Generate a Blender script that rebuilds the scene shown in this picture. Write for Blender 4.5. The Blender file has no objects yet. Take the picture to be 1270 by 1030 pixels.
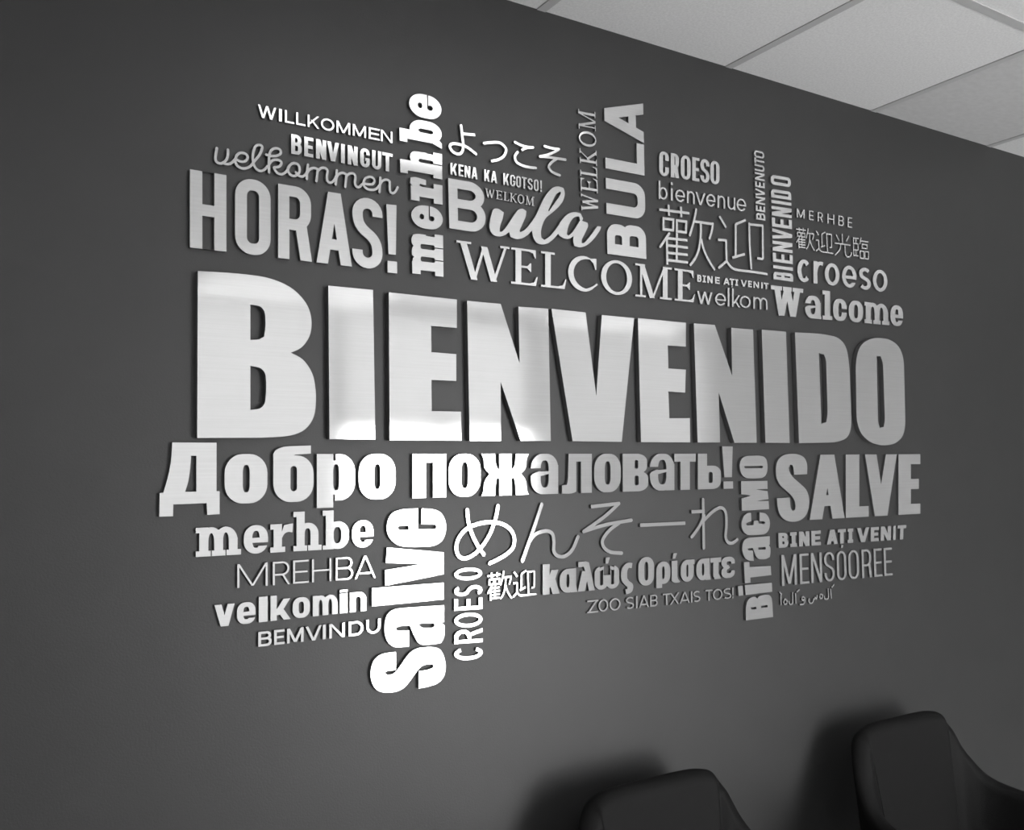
import bpy, bmesh, math, random
from mathutils import Matrix, Vector
from mathutils.geometry import delaunay_2d_cdt

random.seed(7)
sc = bpy.context.scene
C = sc.collection
rad = math.radians

# ------------------------------------------------------------------ camera
FOCAL = 1163.4                       # focal length in pixels of the 1270 x 1030 frame
YAW, PITCH, ROLL = rad(32.208), rad(3.8645), rad(-0.888)
EYE = Vector((0.0, -1.7685, 1.5))    # the lettered wall is the plane y = 0, the floor z = 0
fwd = Vector((math.sin(YAW) * math.cos(PITCH), math.cos(YAW) * math.cos(PITCH), math.sin(PITCH)))
rt0 = Vector((math.cos(YAW), -math.sin(YAW), 0))
up0 = rt0.cross(fwd)
rgt = math.cos(ROLL) * rt0 + math.sin(ROLL) * up0
upv = -math.sin(ROLL) * rt0 + math.cos(ROLL) * up0
cam = bpy.data.cameras.new('camera')
cam.sensor_fit = 'HORIZONTAL'
cam.sensor_width = 36.0
cam.lens = FOCAL * 36.0 / 1270.0
cam.clip_start = 0.02
camo = bpy.data.objects.new('camera', cam)
C.objects.link(camo)
m = Matrix((rgt, upv, -fwd)).transposed().to_4x4()
m.translation = EYE
camo.matrix_world = m
sc.camera = camo

# ------------------------------------------------------------------ light and exposure
sc.view_settings.view_transform = 'Standard'
sc.view_settings.look = 'None'
sc.view_settings.exposure = 0.26
sc.view_settings.gamma = 1.0
sc.view_settings.use_curve_mapping = False
ROOM_X0, ROOM_X1, ROOM_Y, CEIL = -2.2, 7.2, -3.6, 2.598
DOOR_X0, DOOR_X1, DOOR_H = 2.15, 3.54, 1.84       # glazed entrance opposite the lettered wall
SKY = 13.0
world = bpy.data.worlds.new('overcast_sky')
sc.world = world
world.use_nodes = True
nt = world.node_tree
bg = nt.nodes['Background']
bg.inputs[0].default_value = (1, 1, 1, 1)
bg.inputs[1].default_value = SKY
portal = bpy.data.lights.new('daylight_portal', 'AREA')
portal.shape = 'RECTANGLE'
portal.size, portal.size_y = DOOR_X1 - DOOR_X0, DOOR_H
portal.cycles.is_portal = True
po = bpy.data.objects.new('daylight_portal', portal)
po.location = ((DOOR_X0 + DOOR_X1) / 2, ROOM_Y - 0.1, DOOR_H / 2)
po.rotation_euler = (rad(90), 0, 0)
C.objects.link(po)
TROFFER = 6.0                        # radiance of the added ceiling light over the left end


# ------------------------------------------------------------------ materials
def mat(name, col, rough=0.5, metal=0.0, spec=0.5, noise=None, bump=None, coat=0.0):
    """noise = (scale xyz, amount): slight value variation; bump = (scale xyz, strength)"""
    mt = bpy.data.materials.new(name)
    mt.use_nodes = True
    n, l = mt.node_tree.nodes, mt.node_tree.links
    b = n['Principled BSDF']
    c = (col, col, col, 1) if not isinstance(col, tuple) else (*col, 1)
    b.inputs['Base Color'].default_value = c
    b.inputs['Roughness'].default_value = rough
    b.inputs['Metallic'].default_value = metal
    b.inputs['Specular IOR Level'].default_value = spec
    b.inputs['Coat Weight'].default_value = coat
    tc = n.new('ShaderNodeTexCoord')

    def tex(scale, detail=4):
        mp = n.new('ShaderNodeMapping')
        mp.inputs['Scale'].default_value = scale
        l.new(tc.outputs['Object'], mp.inputs['Vector'])
        t = n.new('ShaderNodeTexNoise')
        t.inputs['Scale'].default_value = 1.0
        t.inputs['Detail'].default_value = detail
        l.new(mp.outputs['Vector'], t.inputs['Vector'])
        return t
    if noise:
        t = tex(noise[0])
        r = n.new('ShaderNodeMapRange')
        r.inputs['From Min'].default_value = 0.3
        r.inputs['From Max'].default_value = 0.7
        r.inputs['To Min'].default_value = 1 - noise[1]
        r.inputs['To Max'].default_value = 1 + noise[1]
        l.new(t.outputs['Fac'], r.inputs['Value'])
        mx = n.new('ShaderNodeVectorMath')
        mx.operation = 'SCALE'
        mx.inputs[0].default_value = c[:3]
        l.new(r.outputs['Result'], mx.inputs['Scale'])
        l.new(mx.outputs['Vector'], b.inputs['Base Color'])
    if bump:
        t = tex(bump[0], 6)
        bp = n.new('ShaderNodeBump')
        bp.inputs['Strength'].default_value = bump[1]
        bp.inputs['Distance'].default_value = 0.001
        l.new(t.outputs['Fac'], bp.inputs['Height'])
        l.new(bp.outputs['Normal'], b.inputs['Normal'])
    return mt


def emit_mat(name, strength):
    mt = bpy.data.materials.new(name)
    mt.use_nodes = True
    b = mt.node_tree.nodes['Principled BSDF']
    b.inputs['Base Color'].default_value = (.8, .8, .8, 1)
    b.inputs['Emission Color'].default_value = (1, 1, 1, 1)
    b.inputs['Emission Strength'].default_value = strength
    return mt


M = {
    'wall': mat('charcoal_wall_paint', 0.029, 0.48, 0, 0.57, ((9, 9, 9), 0.05), ((260, 260, 260), 0.25)),
    'grey': mat('grey_wall_paint', 0.6, 0.6),
    'room': mat('white_wall_paint', 0.75, 0.6, noise=((3, 3, 3), 0.03)),
    'floor': mat('grey_floor_tile', 0.7, 0.35, noise=((5, 5, 5), 0.08)),
    'tile': mat('acoustic_tile', 0.76, 0.9, noise=((160, 160, 160), 0.07), bump=((300, 300, 300), 0.5)),
    'tile_dull': mat('acoustic_tile_dark', 0.58, 0.9, noise=((40, 60, 60), 0.05), bump=((300, 300, 300), 0.5)),  # darker tone for a single tile
    'tbar': mat('ceiling_tee_bar', 0.50, 0.5),
    'face': mat('brushed_silver_face', 0.72, 0.075, 0.65, 0.5, ((6, 60, 420), 0.03), ((14, 100, 900), 0.015)),
    'side': mat('dark_acrylic_edge', 0.12, 0.45),
    'chair': mat('dark_upholstery', 0.0035, 0.7, 0, 0.25, noise=((60, 60, 60), 0.15), bump=((500, 500, 500), 0.3)),
    'leg': mat('black_metal_leg', 0.02, 0.35, 0.6),
    'white': mat('white_enamel', 0.7, 0.4),
    'lamp': emit_mat('fill_lamp_diffuser', TROFFER),  # only for the added light at the left end
    'lamp_faint': emit_mat('faint_lamp_diffuser', 0.36),
    'lamp_dim': emit_mat('weak_lamp_diffuser', 1.7),  # output lowered: whitens reflections in the top words, keeps the wall dark
}
g = bpy.data.materials.new('clear_glass')
g.use_nodes = True
gn = g.node_tree
for nd in list(gn.nodes):
    if nd.type == 'BSDF_PRINCIPLED':
        gn.nodes.remove(nd)
tr, gl, mxs = gn.nodes.new('ShaderNodeBsdfTransparent'), gn.nodes.new('ShaderNodeBsdfGlossy'), gn.nodes.new('ShaderNodeMixShader')
gl.inputs['Roughness'].default_value = 0.0
mxs.inputs[0].default_value = 0.08
gn.links.new(tr.outputs[0], mxs.inputs[1])
gn.links.new(gl.outputs[0], mxs.inputs[2])
gn.links.new(mxs.outputs[0], gn.nodes['Material Output'].inputs[0])
M['glass'] = g
for nm, tint in (('frost', .262), ('frost_dark', .21)):  # tint sets how brightly the added windows glow
    g = bpy.data.materials.new('tinted_frosted_glass')
    g.use_nodes = True
    gn = g.node_tree
    gn.nodes.remove(gn.nodes['Principled BSDF'])
    tl = gn.nodes.new('ShaderNodeBsdfTranslucent')
    tl.inputs['Color'].default_value = (tint, tint, tint, 1)
    gn.links.new(tl.outputs[0], gn.nodes['Material Output'].inputs[0])
    M[nm] = g


# ------------------------------------------------------------------ object helpers
def link(name, bm, mats, parent=None, loc=None, smooth=False):
    me = bpy.data.meshes.new(name)
    bmesh.ops.recalc_face_normals(bm, faces=bm.faces)
    bm.to_mesh(me)
    bm.free()
    for k in (mats if isinstance(mats, (list, tuple)) else [mats]):
        me.materials.append(M[k])
    if smooth:
        for p in me.polygons:
            p.use_smooth = True
    o = bpy.data.objects.new(name, me)
    C.objects.link(o)
    if parent:
        o.parent = parent
    if loc is not None:
        o.location = loc
    return o


def box(bm, x0, y0, z0, x1, y1, z1, mi=0):
    v = [bm.verts.new((x, y, z)) for x in (x0, x1) for y in (y0, y1) for z in (z0, z1)]
    for f in ((0, 1, 3, 2), (4, 6, 7, 5), (0, 4, 5, 1), (2, 3, 7, 6), (0, 2, 6, 4), (1, 5, 7, 3)):
        bm.faces.new([v[i] for i in f]).material_index = mi


def thing(name, label, cat, loc=(0, 0, 0), rz=0, group=None):
    o = bpy.data.objects.new(name, None)
    C.objects.link(o)
    o.location = loc
    o.rotation_euler = (0, 0, rz)
    o['label'], o['category'] = label, cat
    if group:
        o['group'] = group
    return o


def struct(name, bm, mats):
    o = link(name, bm, mats)
    o['kind'] = 'structure'
    return o


# ------------------------------------------------------------------ the room
bm = bmesh.new(); box(bm, ROOM_X0, 0, 0, ROOM_X1, 0.12, CEIL + .05); struct('wall_back', bm, 'wall')
bm = bmesh.new(); box(bm, ROOM_X0 - .12, ROOM_Y - .12, 0, ROOM_X0, 0.12, CEIL + .05); struct('wall_left', bm, 'room')
bm = bmesh.new(); box(bm, ROOM_X1, ROOM_Y - .12, 0, ROOM_X1 + .12, 0.12, CEIL + .05); struct('wall_right', bm, 'grey')
bm = bmesh.new()
WX0, WX1, WZ0, WZ1, TZ0 = 0.95, DOOR_X0 - .02, 0.45, CEIL - .02, DOOR_H + .04
box(bm, ROOM_X0, ROOM_Y - .12, 0, WX0, ROOM_Y, CEIL + .05)
CX1, CZ0 = 5.2, 1.68
box(bm, DOOR_X1, ROOM_Y - .12, 0, DOOR_X1 + .12, ROOM_Y, CEIL + .05)
box(bm, CX1, ROOM_Y - .12, 0, ROOM_X1, ROOM_Y, CEIL + .05)
box(bm, DOOR_X1 + .12, ROOM_Y - .12, 0, CX1, ROOM_Y, CZ0)
box(bm, DOOR_X1 + .12, ROOM_Y - .12, WZ1, CX1, ROOM_Y, CEIL + .05)
box(bm, WX1, ROOM_Y - .12, 0, DOOR_X0, ROOM_Y, CEIL + .05)
box(bm, WX0, ROOM_Y - .12, 0, WX1, ROOM_Y, WZ0)
box(bm, WX0, ROOM_Y - .12, WZ1, WX1, ROOM_Y, CEIL + .05)
box(bm, DOOR_X0, ROOM_Y - .12, DOOR_H, DOOR_X1, ROOM_Y, TZ0)
box(bm, DOOR_X0, ROOM_Y - .12, WZ1, DOOR_X1, ROOM_Y, CEIL + .05)
struct('wall_front', bm, 'room')
bm = bmesh.new(); box(bm, ROOM_X0 - .12, ROOM_Y - .12, -.1, ROOM_X1 + .12, 0.12, 0); struct('floor', bm, 'floor')

# ceiling: lay-in tiles of 0.61 m on a tee-bar grid
GX, GY, P = 1.2118, -0.5407, 0.61
xs = [GX + P * k for k in range(-6, 11)]
ys = [GY - P * k for k in range(0, 9)]
xe = [ROOM_X0] + [x for x in xs if ROOM_X0 + .02 < x < ROOM_X1 - .02] + [ROOM_X1]
ye = [0.0] + [y for y in ys if y > ROOM_Y + .02] + [ROOM_Y]
LIGHTS = [(GX - P, GY, 2 * P, P, 'recessed fluorescent ceiling light nearest the lettered wall', 'lamp_dim'),
          (GX - 3 * P, GY - 3 * P, 2 * P, P, 'added unseen ceiling light brightening the left end of the room'),  # unseen lamp added to brighten front wall, ceiling and left letters
          (GX, GY - 4 * P, 2 * P, P, 'dim recessed ceiling light before the entrance, left one of two', 'lamp_faint'),
          (GX + 4 * P, GY - 4 * P, 2 * P, P, 'dim recessed ceiling light before the added high frosted window', 'lamp_faint')]
bm = bmesh.new()
for i in range(len(xe) - 1):
    for j in range(len(ye) - 1):
        if any(a[0] - .01 < (xe[i] + xe[i + 1]) / 2 < a[0] + a[2] and a[1] - a[3] < (ye[j] + ye[j + 1]) / 2 < a[1] for a in LIGHTS):
            continue
        dull = abs(xe[i] - (GX + 2 * P)) < .01 and j == 0
        box(bm, xe[i], ye[j + 1], CEIL + .0025, xe[i + 1], ye[j], CEIL + .03, 1 if dull else 0)
struct('ceiling', bm, ['tile', 'tile_dull'])
bm = bmesh.new()
def in_lamp(x, y):
    return any(a[0] + .05 < x < a[0] + a[2] - .05 and a[1] - a[3] + .05 < y < a[1] - .05 for a in LIGHTS)


for x in xe[1:-1]:
    for j in range(len(ye) - 1):
        if not in_lamp(x, (ye[j] + ye[j + 1]) / 2):
            box(bm, x - .012, ye[j + 1], CEIL, x + .012, min(ye[j], -.001), CEIL + .0025)
for y in ye[1:-1]:
    for i in range(len(xe) - 1):
        if not in_lamp((xe[i] + xe[i + 1]) / 2, y):
            box(bm, xe[i] + .012, y - .012, CEIL, xe[i + 1] - .012, y + .012, CEIL + .0025)
struct('trim_1', bm, 'tbar')

# glazed entrance: two leaves in a white frame
d = bpy.data.objects.new('door_1', None); C.objects.link(d); d['kind'] = 'structure'
d.location = ((DOOR_X0 + DOOR_X1) / 2, ROOM_Y - .06, 0)
hw = (DOOR_X1 - DOOR_X0) / 2
bm = bmesh.new()
box(bm, -hw, -.04, 0, -hw + .03, .04, DOOR_H); box(bm, hw - .03, -.04, 0, hw, .04, DOOR_H)
box(bm, -hw + .03, -.04, DOOR_H - .04, hw - .03, .04, DOOR_H)
box(bm, -.03, -.03, 0, .03, .03, DOOR_H - .04)
link('door_frame', bm, 'white', d)
for s in (-1, 1):
    bm = bmesh.new()
    a, b = (0.03, hw - .03) if s > 0 else (-hw + .03, -.03)
    box(bm, a, -.004, 0, b, .004, DOOR_H - .04)
    link('glass_pane', bm, 'glass', d)


def added_window(name, x0, x1, z0, z1, glass='frost'):  # unseen glazing added to brighten what the letters reflect
    w = bpy.data.objects.new(name, None); C.objects.link(w); w['kind'] = 'structure'
    w.location = ((x0 + x1) / 2, ROOM_Y - .06, (z0 + z1) / 2)
    a, b = (x1 - x0) / 2, (z1 - z0) / 2
    bm = bmesh.new()
    box(bm, -a, -.03, -b, -a + .02, .03, b); box(bm, a - .02, -.03, -b, a, .03, b)
    box(bm, -a + .02, -.03, -b, a - .02, .03, -b + .02); box(bm, -a + .02, -.03, b - .02, a - .02, .03, b)
    link('window_frame', bm, 'white', w)
    bm = bmesh.new(); box(bm, -a + .02, -.003, -b + .02, a - .02, .003, b - .02)
    link('frosted_pane', bm, glass, w)


added_window('added_window_1', WX0, WX1, WZ0, WZ1)  # added, sized so the left letters reflect a bright surface
added_window('added_window_2', DOOR_X0, DOOR_X1, TZ0, WZ1)  # added transom, brightens the reflection in the large word
added_window('added_window_3', DOOR_X1 + .12, CX1, CZ0, WZ1, 'frost_dark')  # added, kept high so only the large word reflects it


def ceiling_light(x0, y0, wx, wy, label, lamp='lamp'):
    t = thing('ceiling_light', label, 'ceiling light', (x0 + wx / 2, y0 - wy / 2, CEIL), 0, 'recessed ceiling lights')
    bm = bmesh.new()
    a, b, e = wx / 2 - .013, wy / 2 - .013, .03
    box(bm, -a, -b, -.004, -a + e, b, .006); box(bm, a - e, -b, -.004, a, b, .006)
    box(bm, -a + e, -b, -.004, a - e, -b + e, .006); box(bm, -a + e, b - e, -.004, a - e, b, .006)
    link('light_frame', bm, 'white', t)
    bm = bmesh.new(); box(bm, -a + e, -b + e, .001, a - e, b - e, .02)
    link('diffuser', bm, lamp, t)


for a in LIGHTS:
    ceiling_light(*a)

# ------------------------------------------------------------------ flat shapes -> solid letters
def ray(px, py):
    return fwd * FOCAL + rgt * (px - 635.0) - upv * (py - 515.0)


def on_wall(px, py, depth=0.0):
    """where the photograph's line of sight meets the plane `depth` in front of the wall, in mm (x, z)"""
    v = ray(px, py)
    s = (-EYE.y - depth) / v.y
    return ((EYE.x + v.x * s) * 1000, (EYE.z + v.z * s) * 1000)


def lerp(a, b, t):
    return (a[0] + (b[0] - a[0]) * t, a[1] + (b[1] - a[1]) * t)


def smooth_corners(pts, thr=48):
    """round every gentle vertex of an outline, keep the sharp ones"""
    out, n = [], len(pts)
    for i in range(n):
        p, q, r = pts[i - 1], pts[i], pts[(i + 1) % n]
        a = (q[0] - p[0], q[1] - p[1]); b = (r[0] - q[0], r[1] - q[1])
        la, lb = math.hypot(*a), math.hypot(*b)
        if la < 1e-6 or lb < 1e-6:
            continue
        turn = abs(math.degrees(math.atan2(a[0] * b[1] - a[1] * b[0], a[0] * b[0] + a[1] * b[1])))
        if turn > thr or turn < 2:
            out.append(q)
            continue
        d = min(la, lb) * .5
        A = (q[0] - a[0] / la * d, q[1] - a[1] / la * d); B = (q[0] + b[0] / lb * d, q[1] + b[1] / lb * d)
        for k in range(5):
            t = k / 4
            out.append(((1 - t) ** 2 * A[0] + 2 * t * (1 - t) * q[0] + t * t * B[0],
                        (1 - t) ** 2 * A[1] + 2 * t * (1 - t) * q[1] + t * t * B[1]))
    return out


def spline(pts, n=6):
    if len(pts) < 3:
        return list(pts)
    out = []
    P_ = [pts[0]] + list(pts) + [pts[-1]]
    for i in range(1, len(P_) - 2):
        p0, p1, p2, p3 = P_[i - 1:i + 3]
        for k in range(n):
            t = k / n
            out.append(tuple(.5 * (2 * p1[c] + (p2[c] - p0[c]) * t + (2 * p0[c] - 5 * p1[c] + 4 * p2[c] - p3[c]) * t * t
                                   + (3 * p1[c] - p0[c] - 3 * p2[c] + p3[c]) * t ** 3) for c in range(len(p1))))
    out.append(tuple(pts[-1]))
    return out


def bezier(p0, p1, p2, p3, n=14):
    return [tuple((1 - t) ** 3 * p0[c] + 3 * t * (1 - t) ** 2 * p1[c] + 3 * t * t * (1 - t) * p2[c] + t ** 3 * p3[c] for c in (0, 1))
            for t in (k / n for k in range(n + 1))]


def arc(cx, cy, rx, ry, a0, a1, n=12):
    return [(cx + rx * math.cos(rad(a0 + (a1 - a0) * k / n)), cy + ry * math.sin(rad(a0 + (a1 - a0) * k / n))) for k in range(n + 1)]


class Shape:
    """a painter's list of outlines: later ones add to (+) or cut away from (-) the earlier ones"""

    def __init__(self):
        self.ops = []

    def P(self, pts, s=1):
        self.ops.append(([tuple(p) for p in pts], s))

    def R(self, x0, y0, x1, y1, s=1):
        if x1 - x0 > 1e-6 and y1 - y0 > 1e-6:
            self.P([(x0, y0), (x1, y0), (x1, y1), (x0, y1)], s)

    def OV(self, x0, y0, x1, y1, rx, ry, s=1):
        if x1 - x0 < 1e-6 or y1 - y0 < 1e-6:
            return
        rx, ry = min(rx, (x1 - x0) / 2), min(ry, (y1 - y0) / 2)
        self.P(arc(x1 - rx, y1 - ry, rx, ry, 0, 90, 8) + arc(x0 + rx, y1 - ry, rx, ry, 90, 180, 8)
               + arc(x0 + rx, y0 + ry, rx, ry, 180, 270, 8) + arc(x1 - rx, y0 + ry, rx, ry, 270, 360, 8), s)

    def DG(self, xa, ya, xb, yb, tx):
        self.P([(xa - tx / 2, ya), (xa + tx / 2, ya), (xb + tx / 2, yb), (xb - tx / 2, yb)])

    def ST(self, pts, tv, th=None, closed=False, caps='flat'):
        """a pen stroke: pen tv wide and th high"""
        th = tv if th is None else th
        p = [pts[0]]
        for q in pts[1:]:
            if math.hypot(q[0] - p[-1][0], q[1] - p[-1][1]) > 1e-4:
                p.append(q)
        n = len(p)
        if n < 2:
            return
        if closed and math.hypot(p[0][0] - p[-1][0], p[0][1] - p[-1][1]) < 1e-3:
            p.pop(); n -= 1

        def half(d):
            return .5 * math.hypot(tv * d[1], th * d[0])
        segs = n if closed else n - 1
        dirs = []
        for i in range(segs):
            a, b = p[i], p[(i + 1) % n]
            L = math.hypot(b[0] - a[0], b[1] - a[1])
            dirs.append(((b[0] - a[0]) / L, (b[1] - a[1]) / L))
        offs = []
        for i in range(n):
            if closed:
                d0, d1 = dirs[i - 1], dirs[i]
            else:
                d0 = dirs[max(i - 1, 0)]; d1 = dirs[min(i, segs - 1)]
            nx, ny = -(d0[1] + d1[1]), d0[0] + d1[0]
            L = math.hypot(nx, ny)
            if L < .35:
                nx, ny, L = -d1[1], d1[0], 1
            nx, ny = nx / L, ny / L
            cosv = max(abs(nx * -d1[1] + ny * d1[0]), .45)
            hw_ = half(((d0[0] + d1[0]) / 2, (d0[1] + d1[1]) / 2) if L > .35 else d1)
            L2 = math.hypot(d0[0] + d1[0], d0[1] + d1[1]) / 2
            hw_ = hw_ / max(L2, .3) / cosv if not closed or True else hw_
            hw_ = min(hw_, .5 * max(tv, th) * 1.8)
            offs.append((nx * hw_, ny * hw_))
        for i in range(segs):
            j = (i + 1) % n
            self.P([(p[i][0] + offs[i][0], p[i][1] + offs[i][1]), (p[i][0] - offs[i][0], p[i][1] - offs[i][1]),
                    (p[j][0] - offs[j][0], p[j][1] - offs[j][1]), (p[j][0] + offs[j][0], p[j][1] + offs[j][1])])
        if caps == 'round':
            for q in (p[0], p[-1]):
                self.P(arc(q[0], q[1], tv / 2, th / 2, 0, 330, 11))

    def mapped(self, f):
        r = Shape()
        r.ops = [([f(*p) for p in pts], s) for pts, s in self.ops]
        return r


def inside(x, y, poly):
    c, j = False, len(poly) - 1
    for i in range(len(poly)):
        yi, yj = poly[i][1], poly[j][1]
        if (yi > y) != (yj > y) and x < (poly[j][0] - poly[i][0]) * (y - yi) / (yj - yi) + poly[i][0]:
            c = not c
        j = i
    return c


def solid(shape, depth, name, parent):
    """the union of a shape's outlines (mm on the wall) as one closed solid standing `depth` metres off the wall"""
    vs, es, boxes = [], [], []
    for pts, s in shape.ops:
        k = len(vs)
        vs += [Vector(p) for p in pts]
        es += [(k + i, k + (i + 1) % len(pts)) for i in range(len(pts))]
        X = [p[0] for p in pts]; Y = [p[1] for p in pts]
        boxes.append((min(X), min(Y), max(X), max(Y)))
    V, E_, F, *_ = delaunay_2d_cdt(vs, es, [], 0, 0.004)
    keep = []
    for f in F:
        x = sum(V[i][0] for i in f) / 3; y = sum(V[i][1] for i in f) / 3
        a, b, c = (V[i] for i in f)
        if abs((b[0] - a[0]) * (c[1] - a[1]) - (b[1] - a[1]) * (c[0] - a[0])) < 1e-5:
            continue
        on = False
        for (pts, s), bx in zip(shape.ops, boxes):
            if bx[0] <= x <= bx[2] and bx[1] <= y <= bx[3] and (s > 0) != on and inside(x, y, pts):
                on = s > 0
        if on:
            keep.append(tuple(f))
    used = sorted({i for f in keep for i in f})
    x0, x1 = min(V[i][0] for i in used), max(V[i][0] for i in used)
    z0 = min(V[i][1] for i in used)
    ox, oz = (x0 + x1) / 2, z0
    bm = bmesh.new()
    fr = {i: bm.verts.new(((V[i][0] - ox) / 1000, -depth, (V[i][1] - oz) / 1000)) for i in used}
    bk = {i: bm.verts.new(((V[i][0] - ox) / 1000, 0, (V[i][1] - oz) / 1000)) for i in used}
    count = {}
    for f in keep:
        for i in range(3):
            e = (f[i], f[(i + 1) % 3])
            count[tuple(sorted(e))] = count.get(tuple(sorted(e)), 0) + 1
    for f in keep:
        bm.faces.new([fr[i] for i in f]).material_index = 0
        bm.faces.new([bk[i] for i in reversed(f)]).material_index = 1
        for i in range(3):
            a, b = f[i], f[(i + 1) % 3]
            if count[tuple(sorted((a, b)))] == 1:
                bm.faces.new((fr[b], fr[a], bk[a], bk[b])).material_index = 1
    o = link(name, bm, ['face', 'side'], parent)
    pl = parent.location if parent else Vector((0, 0, 0))
    o.location = (ox / 1000 - pl.x, -pl.y, oz / 1000 - pl.z)
    return o


# ------------------------------------------------------------------ alphabets
def clamp(v, a, b):
    return max(a, min(b, v))


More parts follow.
